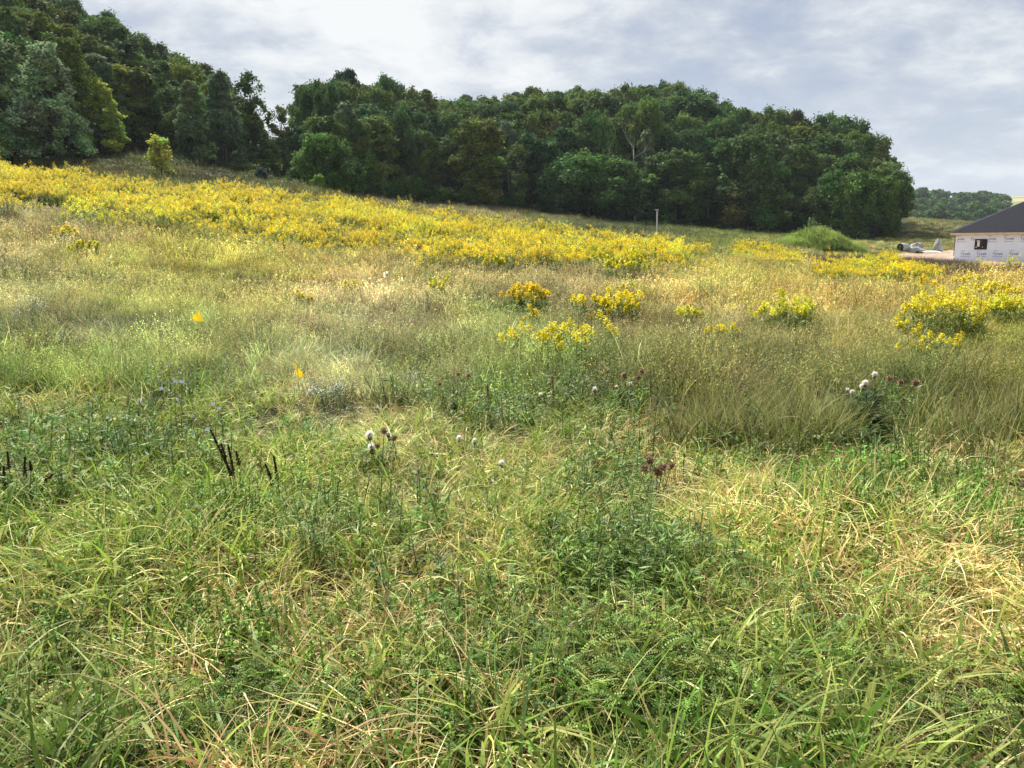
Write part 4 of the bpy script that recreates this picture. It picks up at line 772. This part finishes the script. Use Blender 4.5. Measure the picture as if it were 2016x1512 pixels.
# ------------------------------------------------------------------ the house under construction
M_WRAP = plain_mat('house_wrap', (.75, .82, .96), .5, 1.2, .05, .12); M_ROOF = plain_mat('dark_shingles', (.013, .013, .019), .9, 5, .35, .5, spec=.15)
M_FASCIA = plain_mat('raw_timber', (.62, .47, .30), .7, 4, .12); M_FRAME = plain_mat('dark_window_frame', (.015, .015, .017), .4); M_PANE = plain_mat('dark_glass', (.012, .013, .015), .15, spec=.25)
M_INK = plain_mat('printed_ink', (.12, .14, .26), .6); M_INKL = plain_mat('pale_printed_ink', (.42, .43, .56), .6); M_RED = plain_mat('red_printed_ink', (.55, .25, .27), .6); M_FOUND = plain_mat('foundation', (.20, .19, .18), .9, 3, .25, .3); M_PAPER = plain_mat('paper_sticker', (.75, .75, .73), .7)
def house():
    Y0 = 67.0; x0 = xof(1877, Y0); az = math.atan2(x0, Y0); zb = z_for_py(x0, Y0, 516); ze = z_for_py(x0, Y0, 463)
    o = thing('house', 'one storey house under construction wrapped in white printed sheeting with a dark hip roof', 'house', (x0, Y0, zb), -az)   # local x along the front wall, y away from the camera
    hw = ze-zb; S = Y0*math.cos(az)/FPX; Sv = Y0/FPX; Lx, Dy = 16.0, 14.4; ws = .12
    mb = MB()    # walls: four slabs going down behind the bank
    mb.box((0, 0, -2.2), (Lx, ws, hw)); mb.box((0, ws, -2.2), (ws, Dy-ws, hw)); mb.box((Lx-ws, ws, -2.2), (Lx, Dy-ws, hw)); mb.box((0, Dy-ws, -2.2), (Lx, Dy, hw)); mb.obj('wall', M_WRAP, o)
    ov = .42; th = .18; pit = .47; x1, x2, y1, y2 = -ov, Lx+ov, -ov, Dy+ov; hh = (Dy+2*ov)/2; zr = hh*pit
    mb = MB(); b = hw+.02; t = b+th
    V = [(x1,y1,t),(x2,y1,t),(x2,y2,t),(x1,y2,t),(x1+hh,y1+hh,t+zr),(x2-hh,y1+hh,t+zr)]
    mb.add(V, [(0,1,5,4),(2,3,4,5)], (1,1,1)); mb.add(V, [(3,0,4),(1,2,5)], (1,1,1)); mb.add(V, [(3,2,1,0)], (1,1,1)); mb.obj('roof', M_ROOF, o)
    mb = MB(); mb.box((x1, y1, b), (x2, y1+.03, t-.012)); mb.box((x1, y1+.03, b), (x1+.03, y2, t-.012)); mb.box((x2-.03, y1+.03, b), (x2, y2, t-.012)); mb.box((x1+.03, y1+.03, b), (x2-.03, y2, b+.02)); mb.obj('fascia', M_FASCIA, o)
    # dark footing strip and a step down of the wall to the right
    mb = MB(); mb.box((.3, -.035, -.16), (3.4, -.003, -.06)); mb.box((3.4, -.05, -.62), (12, -.003, -.50)); mb.obj('foundation', M_FOUND, o)
    mb = MB(); mb.box((-.05, -.02, .55), (-.004, .5, hw-.05)); mb.obj('corner_flap', M_FRAME, o)
    def lx(px): return (px-1877)*S*1.0/math.cos(0)
    def lz(py): return (516-py)*Sv
    def window(px0, px1, py0, py1):
        a, c, d, e = lx(px0), lx(px1), lz(py1), lz(py0); f = MB(); w = .07; m = (a+c)/2
        f.box((a, -.04, d), (a+w, -.003, e)); f.box((c-w, -.04, d), (c, -.003, e)); f.box((a+w, -.04, d), (c-w, -.003, d+w)); f.box((a+w, -.04, e-w), (c-w, -.003, e)); f.box((m-.03, -.045, d+w), (m+.03, -.003, e-w)); fr = f.obj('window', M_FRAME, o)
        g = MB(); g.box((a+w, -.018, d+w), (m-.03, -.003, e-w)); g.box((m+.03, -.018, d+w), (c-w, -.003, e-w)); g.obj('pane', M_PANE, fr)
        q = MB(); k = (e-d); q.box((a+w+.12, -.021, d+.28*k), (a+w+.30, -.0185, d+.72*k)); q.box((a+w+.06, -.021, d+.76*k), (a+w+.30, -.0185, d+.86*k)); q.box((a+w+.02, -.021, d+.17*k), (a+w+.10, -.0185, d+.26*k)); q.box((m+.10, -.021, d+.2*k), (m+.16, -.0185, d+.27*k)); q.obj('paper_sticker', M_PAPER, fr)
    window(1914.8, 1938.5, 472, 492); window(2013, 2036, 469.5, 488.5)
    def text(s_, px, py, size, mat, name, ink=.5):
        cu = bpy.data.curves.new('lettering', 'FONT'); cu.body = s_; cu.size = size; cu.align_x = 'CENTER'; cu.extrude = .001; cu.offset = .006*ink; ob = bpy.data.objects.new('lettering', cu)
        me = bpy.data.meshes.new_from_object(ob); bpy.data.objects.remove(ob)
        n = len(me.vertices); a = np.empty(n*3, np.float32); me.vertices.foreach_get('co', a); a = a.reshape(n, 3); F = [tuple(p.vertices) for p in me.polygons]
        V = np.stack([a[:, 0]+lx(px), -.006-a[:, 2], a[:, 1]+lz(py)], 1); bpy.data.meshes.remove(me); return V, F
    def letters(items, mat, name):
        V, F, n = [], [], 0
        for (s_, px, py, size) in items:
            v, f = text(s_, px, py, size, mat, name); V.append(v); F += [tuple(i+n for i in q) for q in f]; n += len(v)
        me = bpy.data.meshes.new(name); me.from_pydata(np.concatenate(V).tolist(), [], F); me.materials.append(mat); me.polygons.foreach_set('use_smooth', np.zeros(len(me.polygons), bool)); ob = bpy.data.objects.new(name, me); scene.collection.objects.link(ob); ob.parent = o
    big, sm, red = [], [], []
    rows = [(474.0, [('yvek', 1887.5), ('Ty', 1910), ('yvek', 1947.5)]+[('Tyvek', 1977.5+30*k) for k in range(10)]), (502.0, [('Tyvek', 1899+30.5*k) for k in range(12)]), (530.0, [('Tyvek', 2009+30.5*k) for k in range(8)])]
    for py, it in rows:
        for w, px in it:
            big.append((w, px, py, .30)); 
            if w == 'Tyvek' or w == 'yvek': sm.append(('HomeWrap', px, py+4.2, .15)); red.append(('DuPont', px-5, py-7.0, .10))
    letters(big, M_INK, 'wrap_lettering'); letters(sm, M_INKL, 'small_lettering'); letters(red, M_RED, 'red_lettering')
    return o
house()

# ------------------------------------------------------------------ green mound, post, debris on the bare ground
def mound():
    x, y, z = MOUND; y += 2.6; x += .7; w = 178*y/FPX/2; h = (top_z(x, y, 453)-float(H(x, y)))+.05; n, m = 22, 40; V = []; F = []
    for i in range(n+1):
        for k in range(m):
            q = (i/n); a = k*2*PI/m; rr = q*w*(1+.10*math.sin(a*2+1)+.07*math.sin(a*5)); p = max(0, 1-q**1.15)**1.12
            X, Yy = rr*math.cos(a), rr*math.sin(a)*.9; V.append((X, Yy, float(H(x+X, y+Yy))-z-.06*(q > .98)+h*p*(.75+.5*float(vnoise(X, Yy, .8, 55)))))
    for i in range(n):
        for k in range(m): F.append((i*m+k, (i+1)*m+k, (i+1)*m+(k+1) % m, i*m+(k+1) % m))
    mb = MB(); mb.add(V, F, (1, 1, 1)); o = mb.obj('soil_mound', plain_mat('mound_soil', (.09, .08, .045), .95, 2, .3, .4, spec=.1), None, True); o.location = (x, y, z)
    tag(o, 'earth mound overgrown with green weeds in front of the right end of the wood', 'mound')
    r = np.random.default_rng(57); Va = np.array(V).reshape(n+1, m, 3); S = []
    for k in range(3):
        mb = MB(); blades(mb, r, 26, .22, .42, .02, .4, 1.0, [(.20,.27,.05),(.25,.31,.06),(.29,.33,.08),(.15,.22,.05)], segs=4); mb.merge(forb(r, .4, 6, 16, .045, .4, [(.19,.26,.05),(.25,.31,.06),(.14,.21,.05)], .2, .4)); S.append(src(mb, 'mound_weed'))
    N = 1500; qi = np.sqrt(r.random(N))*(n-1); k = r.integers(0, m, N); i = qi.astype(int); f = (qi-i)[:, None]; P = Va[i, k]*(1-f)+Va[i+1, k]*f; P[:, :2] += r.normal(0, .1, (N, 2))
    t = 1.3*np.exp(r.normal(0, .18, (N, 1))+(vnoise(P[:, 0], P[:, 1], .8, 58)-.5)[:, None]*.8)*np.ones((N, 3))
    scatter('weed_cover', None, P, np.stack([r.normal(0, .2, N), r.normal(0, .2, N), r.random(N)*6.28], 1), np.repeat(r.uniform(.6, 1.2, N)[:, None], 3, 1), r.integers(0, 3, N), t, S, parent=o)
mound()
def post():
    y = 68.0; x = xof(1293, y); g = float(H(x, y)); h = top_z(x, y, 412)-g; mt = plain_mat('weathered_post', (.42, .41, .39), .8, 3, .15)
    o = thing('post', 'slender grey post with a short flat cap standing in the field before the wood', 'post', (x, y, g)); mb = MB(); mb.box((-.055, -.055, -.4), (.055, .055, h-.07)); mb.obj('shaft', mt, o)
    mb = MB(); mb.box((-.18, -.09, h-.07), (.13, .09, h)); mb.box((-.10, -.07, h-.12), (.10, .07, h-.07)); mb.obj('cap', mt, o)
post()
M_GREY = plain_mat('grey_sheet', (.34, .34, .34), .6, 2.5, .3, .5); M_ROCK = plain_mat('grey_rock', (.27, .265, .25), .9, 2, .3, .6); M_DARK = plain_mat('painted_hollow_shade', (.03, .03, .03), .8)
def debris():
    def put(px, py, y): x = xof(px, y); return x, y, float(H(x, y))
    y = 76.0; x, y, z = put(1781, 494, y); o = thing('pipe_roll', 'crumpled grey sheeting with a dark hollow pipe end on the bare dirt', 'rubbish', (x, y, z), .2)
    mb = MB(); th = np.arange(13)*2*PI/12; 
    for rr, cc in ((.42, (1, 1, 1)),): mb.tube([(-.55, 0, .42), (-.2, .05, .43), (.3, .1, .40)], [.42, .43, .36], cc, 14)
    mb.obj('pipe', M_GREY, o, True); mb = MB(); mb.tube([(-.53, 0, .42), (.2, .08, .42)], [.37, .33], (1, 1, 1), 14); mb.blob((-.3, 0, .42), .32, (1, 1, 1), 3, .1); mb.obj('hollow', M_DARK, o)  # near-black lining and plug: the shade inside the pipe put in as colour
    mb = MB(); mb.blob((.7, -.1, .22), .55, (1, 1, 1), 4, .35, (16, 10), (1.3, .9, .55)); mb.blob((1.5, .1, .12), .45, (1, 1, 1), 5, .4, (14, 9), (1.5, 1, .4)); mb.obj('sheeting', M_GREY, o)
    x, y, z = put(1803, 492, 80.0); mb = MB(); mb.blob((0, 0, .3), .55, (1, 1, 1), 8, .22, (14, 10), (1.2, 1, .75)); o = mb.obj('boulder', M_ROCK); o.location = (x, y, z+.12); tag(o, 'low grey boulder behind the crumpled sheeting', 'rock')
    x, y, z = put(1845, 494, 78.0); mb = MB(); mb.blob((0, 0, .42), .52, (1, 1, 1), 9, .22, (14, 10), (.72, .7, 1.5)); mb.blob((.18, 0, .2), .4, (1, 1, 1), 10, .2, (12, 8)); o = mb.obj('boulder', M_ROCK); o.location = (x, y, z+.05); tag(o, 'upright pointed grey boulder on the edge of the dirt near the house', 'rock')
    x, y, z = put(1831, 498, 76.0); mb = MB(); mb.box((-1.0, -.4, .10), (1.0, .4, .16)); mb.box((-.8, -.35, .02), (-.6, .35, .10)); mb.box((.5, -.35, .02), (.7, .35, .10)); o = mb.obj('board', M_PAPER); o.location = (x, y, z); o.rotation_euler = (.12, .03, .25); tag(o, 'white flat board lying on the dirt before the pointed boulder', 'board')
debris()

# ------------------------------------------------------------------ survey flags
M_FLAG = leaf_mat('flag_plastic', 'own', .35, rough=.4); M_WIRE = plain_mat('wire', (.55, .52, .42), .5)
def flag(px, py, top, y, tri, col, label):
    x = xof(px, y); z = float(H(x, y)); S = y/FPX; tri = [(top[0]+(q[0]-top[0])*1.12, top[1]-7+(q[1]-top[1])*1.12) for q in tri]; top = (top[0], top[1]-7); h = (py-top[1])*S*1.02; lean = (top[0]-px)*S
    o = thing('survey_flag', label, 'flag', (x, y, z), 0, 'survey flags'); mb = MB(); mb.tube([(0, 0, -.08), (lean*.5, 0, h*.5), (lean, 0, h)], .0028, (1, 1, 1), 5); mb.obj('wire', M_WIRE, o)
    P = [np.array([(q[0]-px)*S, 0, (py-q[1])*S*1.02]) for q in tri]; n = 9; V = []; F = []
    for i in range(n+1):
        a = P[0]+(P[2]-P[0])*i/n; b = P[1]+(P[2]-P[1])*i/n
        for k in range(4): V.append(a+(b-a)*k/3+np.array([0, .02*math.sin(i*1.1+k*.5), 0]))
    for i in range(n):
        for k in range(3): F.append((i*4+k, i*4+k+1, i*4+k+5, i*4+k+4))
    mb = MB(); mb.add(V, F, col); mb.obj('pennant', M_FLAG, o)
YF = (.86, .60, .02)
flag(411, 662, (401, 595), 9.6, [(400, 594), (405, 614), (382, 611)], YF, 'yellow triangular survey flag farther up the slope at left')
flag(607, 803, (586, 728), 6.9, [(585, 727), (588, 757), (601, 749)], YF, 'yellow triangular survey flag in front of white asters at left')
flag(1640, 790, (1626, 726), 6.5, [(1625, 725), (1632, 742), (1636, 738)], YF, 'narrow folded yellow survey flag among the tall weeds at right')
flag(1214, 690, (1210, 655), 10.0, [(1206, 655), (1210, 670), (1217, 660)], (.80, .16, .03), 'small crumpled orange flag near the nearest goldenrod clump')

# ------------------------------------------------------------------ single weeds one can tell apart
def small_plant(name, label, cat, px, py, y=None, group=None):
    if y is None: x, y, z = at(px, py)
    else: x = xof(px, y); z = float(H(x, y))
    return thing(name, label, cat, (x, y, z), 0, group), y/FPX*math.hypot(1, .12)
def dock(px, py, spikes, label):
    """curly dock gone to seed: dark brown crusted spikes"""
    o, S = small_plant('dock', label, 'weed', px, py, None, 'dark dock seed stalks'); r = np.random.default_rng(px); ms, mt = MB(), MB()
    for (bx, by, tx, ty) in spikes:
        a = np.array([(bx-px)*S, r.normal(0, .03), (py-by)*S*1.04]); b = np.array([(tx-px)*S, a[1]+r.normal(0, .02), (py-ty)*S*1.04]); root = np.array([a[0]*.4, 0, -.04])
        mt.tube([root, (root+a)/2, a, b], [.004, .0035, .003, .0015], (.16, .09, .05), 4); ln = np.linalg.norm(b-a); n = int(ln*2600)
        t = r.random(n)**1.0; rad = .013*(1.15-.75*t)*(.6+.5*np.sin(t*ln*130)**2); an = r.random(n)*6.28; ax = a+(b-a)*t[:, None]
        u = unit(b-a); e1 = unit(np.cross(u, np.array([0, 1., .1]))); e2 = np.cross(u, e1); Pp = ax+(e1*np.cos(an)[:, None]+e2*np.sin(an)[:, None])*(rad*(.3+.7*r.random(n)))[:, None]
        N = unit(r.normal(0, 1, (n, 3))); T = unit(np.cross(N, r.normal(0, 1, (n, 3)))); ms.cards(Pp, T, np.cross(N, T), .0042, .0036, np.array([.035, .014, .011])*np.exp(r.normal(0, .35, (n, 1))))
    ms.obj('seed_heads', M_LEAF, o); mt.obj('stems', M_LEAF, o)
dock(476, 1003, [(468, 930, 430, 838), (470, 925, 462, 868), (455, 895, 448, 865), (474, 915, 469, 888)], 'tallest dark brown dock spike, leaning left in the grass')
dock(550, 1003, [(541, 935, 533, 905), (560, 935, 556, 885), (540, 950, 545, 925)], 'pair of short dark dock spikes right of the tallest spike')
dock(45, 1005, [(14, 920, 16, 882), (40, 915, 44, 878), (60, 935, 65, 895), (30, 945, 38, 905), (68, 925, 72, 905), (100, 945, 118, 932)], 'cluster of dark brown dock spikes at the left frame edge')
dock(2045, 985, [(2035, 975, 1966, 941), (2040, 970, 1990, 950)], 'dark dock spike lying almost flat at the right frame edge')
M_FLUFF = leaf_mat('seed_fluff', 'own', .55, rough=.9)
def fluff(mb, r, c, rad, n=260, col=(.90, .86, .80)):
    d = unit(r.normal(0, 1, (n, 3))); T = d; B = unit(np.cross(T, r.normal(0, 1, (n, 3)))); mb.cards(np.array(c)+d*rad*.55, T, B, rad*.5*np.exp(r.normal(-.1, .35, n)), rad*.09, np.array(col)*np.exp(r.normal(0, .1, (n, 1))))
def spiny(mb, r, P, n, ll, cols):
    """spiny lobed leaves along a stem path"""
    t = np.linspace(0, 1, len(P)); 
    for k in range(n):
        q = .05+.8*r.random(); p = np.array([np.interp(q, t, P[:, i]) for i in range(3)]); a = r.random()*6.28; e = r.normal(.25, .3); d = np.array([math.cos(a)*math.cos(e), math.sin(a)*math.cos(e), math.sin(e)]); s = unit(np.cross(d, [0, 0, 1.])); L = ll*(.6+.7*r.random())*(1.15-.6*q)
        w = np.linspace(.1, 1, 6)[:, None]; mid = p+d*w*L-np.array([0, 0, 1.])*w**2*L*.35; c = np.array(cols[r.integers(len(cols))])*math.exp(r.normal(0, .2)); mb.cards(mid[2:3], d[None], s[None], L*.5, L*.09, c)
        for sg in (-1, 1): T = unit(s*sg+d*.5+r.normal(0, .2, 3)); lw = L*.2*(1.1-.7*w[:, 0]); mb.cards(mid+T*lw[:, None]*.8, np.tile(T, (6, 1)), np.tile(unit(np.cross(T, [0, 0, 1.])+d*.5), (6, 1)), lw, lw*.28, c)
def thistle(px, py, heads, label, h0=None, nst=3, leaves=16, ll=.09, brown=(), cols=((.10,.17,.06),(.13,.2,.08),(.09,.14,.06))):
    o, S = small_plant('thistle', label, 'thistle', px, py, None, 'thistles gone to seed'); r = np.random.default_rng(px+py); ms, mh, mk = MB(), MB(), MB()
    for (hx, hy, rad) in heads:
        c = np.array([(hx-px)*S, r.normal(0, .04), max((py-hy)*S*1.04, .04)]); w = np.linspace(0, 1, 6)[:, None]; P = np.array([c[0]*.3, 0, -.03])*(1-w)+c*w+np.array([.03, 0, 0])*np.sin(w*PI)*r.normal(); P = np.asarray(P)
        ms.tube(P, np.linspace(.004, .002, 6), (.14, .16, .08), 4); spiny(ms, r, P, leaves//max(1, len(heads)//2+1), ll, cols); fluff(mh, r, c, rad*S*r.uniform(.65, .95)); mk.blob(c-np.array([0, 0, rad*S*.8]), rad*S*.5, (.22, .15, .08), 2, .2, (8, 6))
    for (hx, hy, rad) in brown:
        c = np.array([(hx-px)*S, r.normal(0, .04), (py-hy)*S*1.04]); w = np.linspace(0, 1, 6)[:, None]; P = np.array([c[0]*.3, 0, -.03])*(1-w)+c*w; ms.tube(P, np.linspace(.004, .002, 6), (.2, .14, .08), 4); spiny(ms, r, P, 3, ll, cols)
        mk.blob(c, rad*S*.55, (.20, .12, .07), 2, .3, (8, 6)); n = 60; d = unit(r.normal(0, 1, (n, 3))+np.array([0, 0, .4])); mk.cards(c+d*rad*S*.6, d, unit(np.cross(d, r.normal(0, 1, (n, 3)))), rad*S*.5, rad*S*.14, np.array([.32, .21, .13])*np.exp(r.normal(0, .3, (n, 1))))
    ms.obj('foliage', M_LEAF, o)
    if heads: mh.obj('fluffy_heads', M_FLUFF, o)
    mk.obj('seed_buds', M_LEAF, o)
thistle(748, 925, [(731, 853, 10), (732, 880, 13), (768, 852, 8), (766, 866, 7)], 'thistle with four white fluffy heads left of centre', brown=((762, 845, 9), (780, 862, 8), (745, 878, 8)))
thistle(918, 905, [(904, 865, 7), (936, 867, 7)], 'thistle with two small white heads, in the grass near centre')
thistle(985, 950, [(988, 909, 9)], 'thistle with a single white head just below centre')
thistle(1290, 985, [], 'withered thistle with brown papery heads right of centre', brown=((1278, 905, 12), (1292, 925, 13), (1300, 912, 11), (1270, 925, 10), (1318, 908, 9)), leaves=10)
thistle(400, 1425, [(400, 1393, 15)], 'lowest thistle with one big white head close to the bottom edge', ll=.05)
thistle(425, 1025, [(413, 985, 11), (398, 988, 8), (438, 981, 9)], 'thistle with three dull white heads below the tallest dock', cols=((.11,.2,.06),(.14,.23,.08)))
thistle(1705, 868, [(1687, 748, 8), (1700, 763, 9), (1668, 768, 6), (1712, 735, 7), (1655, 762, 5)], 'dark leafy thistle bush with five white heads over the ditch', leaves=220, ll=.13, brown=((1600, 770, 10), (1740, 745, 9), (1790, 752, 9), (1772, 755, 7)), cols=((.05,.10,.035),(.07,.13,.045),(.06,.11,.04)))
thistle(1180, 812, [(1170, 764, 7), (1062, 775, 5), (1085, 785, 5)], 'leafy thistle with small white heads behind the centre grass', leaves=46, ll=.09)
thistle(1250, 815, [(1240, 755, 5), (1213, 760, 4)], 'dark dense thistle with brown tops left of the brown grass', leaves=60, ll=.10, brown=((1225, 735, 8), (1255, 742, 8), (1262, 730, 7)), cols=((.07,.12,.05),(.09,.15,.06)))
thistle(895, 830, [(892, 778, 4)], 'dark many branched thistle without open heads near the pale dry grass', leaves=80, ll=.11, brown=((870, 750, 6), (925, 742, 6), (905, 738, 6)), cols=((.07,.12,.045),(.09,.15,.05)))
def rust_spire(px, py, top, label):
    o, S = small_plant('dry_weed', label, 'weed', px, py, None, 'brown seed spires'); r = np.random.default_rng(px); h = (py-top)*S; mb, ms = MB(), MB(); ms.tube([(0, 0, -.03), (.01, 0, h*.5), (0, 0, h)], [.004, .003, .0015], (.2, .13, .07), 4); n = 320; t = .25+.75*r.random(n)
    a = r.random(n)*6.28; rr = .022*(1.2-t)*r.random(n)+.004; T = unit(r.normal(0, 1, (n, 3))); mb.cards(np.stack([rr*np.cos(a), rr*np.sin(a), t*h], 1), T, unit(np.cross(T, r.normal(0, 1, (n, 3)))), .006, .004, np.array([.17, .10, .05])*np.exp(r.normal(0, .35, (n, 1)))); ms.obj('stem', M_LEAF, o); mb.obj('seed_heads', M_LEAF, o)
rust_spire(962, 835, 752, 'upright rust brown seed spire right of the dark branched thistle'); rust_spire(1088, 830, 735, 'rust brown seed spire below the nearest goldenrod clump'); rust_spire(1602, 800, 752, 'dark purple brown seed spire left of the thistle bush')
def aster(px, py, wpx, hpx, label, n=38, sz=.007):
    o, S = small_plant('white_aster', label, 'wildflower', px, py, None, 'white asters'); r = np.random.default_rng(px); mg, mf = MB(), MB(); w = wpx*S*.5; h = hpx*S
    for k in range(n):
        e = np.array([r.normal(0, w*.5), r.normal(0, w*.35), h*(.55+.5*r.random())]); b = e*np.array([.35, .35, 0])+np.array([0, 0, -.03]); m = (b+e)/2+np.array([0, 0, .05]); mg.tube([b, m, e], [.002, .0015, .001], (.17, .2, .12), 3)
        q = 14; P = m+(e-m)*r.random((q, 1))+r.normal(0, .03, (q, 3)); T = unit(r.normal(0, 1, (q, 3))); mg.cards(P, T, unit(np.cross(T, r.normal(0, 1, (q, 3)))), .014, .004, np.array([.15, .2, .09])*np.exp(r.normal(0, .2, (q, 1))))
        q = 6; P = e+r.normal(0, .03, (q, 3)); N = unit(r.normal(0, .6, (q, 3))+np.array([0, -.3, 1])); T = unit(np.cross(N, r.normal(0, 1, (q, 3)))); mf.cards(P, T, np.cross(N, T), sz, sz, np.array([.82, .82, .80])*np.exp(r.normal(0, .08, (q, 1))), 0)
    mg.obj('stems', M_LEAF, o); mf.obj('blossoms', M_LEAF, o)
aster(745, 705, 80, 40, 'white aster patch up the slope, by itself right of the yellow flags'); aster(650, 800, 105, 45, 'white aster patch just right of the lower yellow flag'); aster(800, 775, 110, 40, 'faint grey white aster patch in pale dry grass near centre', 30, .006); aster(60, 650, 90, 60, 'pale aster bush at the far left under the straw slope', 22, .007)
def chicory(px, py, flowers, label):
    o, S = small_plant('chicory', label, 'wildflower', px, py); r = np.random.default_rng(3); mg, mf = MB(), MB(); M1 = []
    for (fx, fy) in flowers:
        c = np.array([(fx-px)*S, r.normal(0, .08), (py-fy)*S*1.03]); M1.append(c); b = np.array([c[0]*.35+r.normal(0, .02), 0, -.03]); w = np.linspace(0, 1, 6)[:, None]; P = b*(1-w)+c*w+np.array([r.normal(0, .03), 0, 0])*np.sin(w*PI); mg.tube(P, np.linspace(.0032, .0015, 6), (.14, .13, .07), 4)
        n = 16; a = np.arange(n)*2*PI/n+r.random(); N = unit(np.array([r.normal(0, .5), -.8, .6])); e1 = unit(np.cross(N, [1., 0, .2])); e2 = np.cross(N, e1); T = e1*np.cos(a)[:, None]+e2*np.sin(a)[:, None]; mf.cards(c+T*.008, T, np.cross(N, T), .008, .003, np.array([.60, .65, .86])*np.exp(r.normal(0, .08, (n, 1))), 0)
    for k in range(60):      # bare side twigs with buds
        c = M1[r.integers(len(M1))]; q = r.random()*.9; p = np.array([c[0]*(.35+.65*q), c[1]*q, c[2]*q]); e = p+np.array([r.normal(0, .06), r.normal(0, .05), .05+.1*r.random()]); mg.tube([p, e], [.0018, .001], (.15, .13, .07), 3)
        m = 5; P = p+(e-p)*r.random((m, 1)); T = unit(r.normal(0, 1, (m, 3))); mg.cards(P, T, unit(np.cross(T, r.normal(0, 1, (m, 3)))), .006, .003, np.array([.12, .13, .07]))
    mg.obj('stems', M_LEAF, o); mf.obj('blossoms', M_LEAF, o)
chicory(355, 890, [(332, 721), (346, 754), (378, 747), (324, 764), (281, 785), (361, 784), (436, 807), (383, 820), (420, 841), (356, 850), (386, 850), (313, 872), (267, 862), (420, 800)], 'tall thin chicory with scattered pale blue flowers at left')
def tiny_yellow(px, py, pts, label):
    o, S = small_plant('yellow_wildflower', label, 'wildflower', px, py, None, 'small yellow wildflowers'); r = np.random.default_rng(px); mg, mf = MB(), MB()
    for (fx, fy) in pts:
        c = np.array([(fx-px)*S, r.normal(0, .03), (py-fy)*S*1.1]); mg.tube([(c[0]*.5, 0, -.02), c*np.array([.8, 1, .6]), c], [.002, .0015, .001], (.14, .2, .06), 3); n = 9; P = c+r.normal(0, .006, (n, 3)); T = unit(r.normal(0, 1, (n, 3))); mf.cards(P, T, unit(np.cross(T, r.normal(0, 1, (n, 3)))), .007, .006, (.80, .66, .02))
        q = 8; P = np.array([c[0]*.7, 0, 0])+np.array([0, 0, 1.])*c[2]*r.random((q, 1))+r.normal(0, .012, (q, 3)); T = unit(r.normal(0, 1, (q, 3))); mg.cards(P, T, unit(np.cross(T, r.normal(0, 1, (q, 3)))), .012, .005, (.11, .19, .05))
    mg.obj('stems', M_LEAF, o); mf.obj('blossoms', M_LEAF, o)
tiny_yellow(1110, 985, [(1112, 940), (1075, 990), (1082, 975), (1130, 960)], 'tiny yellow flowers in the verge grass below centre'); tiny_yellow(1228, 1055, [(1212, 1016), (1230, 1022), (1224, 1030), (1240, 1028)], 'tiny yellow flower cluster right of the first, lower down'); tiny_yellow(1345, 1050, [(1338, 1022), (1345, 1030)], 'two tiny yellow flowers under the withered brown thistle'); tiny_yellow(175, 875, [(170, 838), (230, 830), (160, 850)], 'tiny yellow flowers at left below the chicory')

# ------------------------------------------------------------------ air that pales the far hill
def haze():
    m, nt, out = new_mat('haze_air'); v = nd(nt, 'ShaderNodeVolumePrincipled'); v.inputs['Color'].default_value = (.80, .88, 1, 1); v.inputs['Density'].default_value = .00012; v.inputs['Anisotropy'].default_value = .2
    lk(nt, v.outputs[0], out.inputs['Volume']); mb = MB(); mb.box((-2900, -220, -16), (2900, 1620, 80)); tag(mb.obj('haze', m), 'pale air between the viewer and the far hill', None, None, 'stuff')
haze()
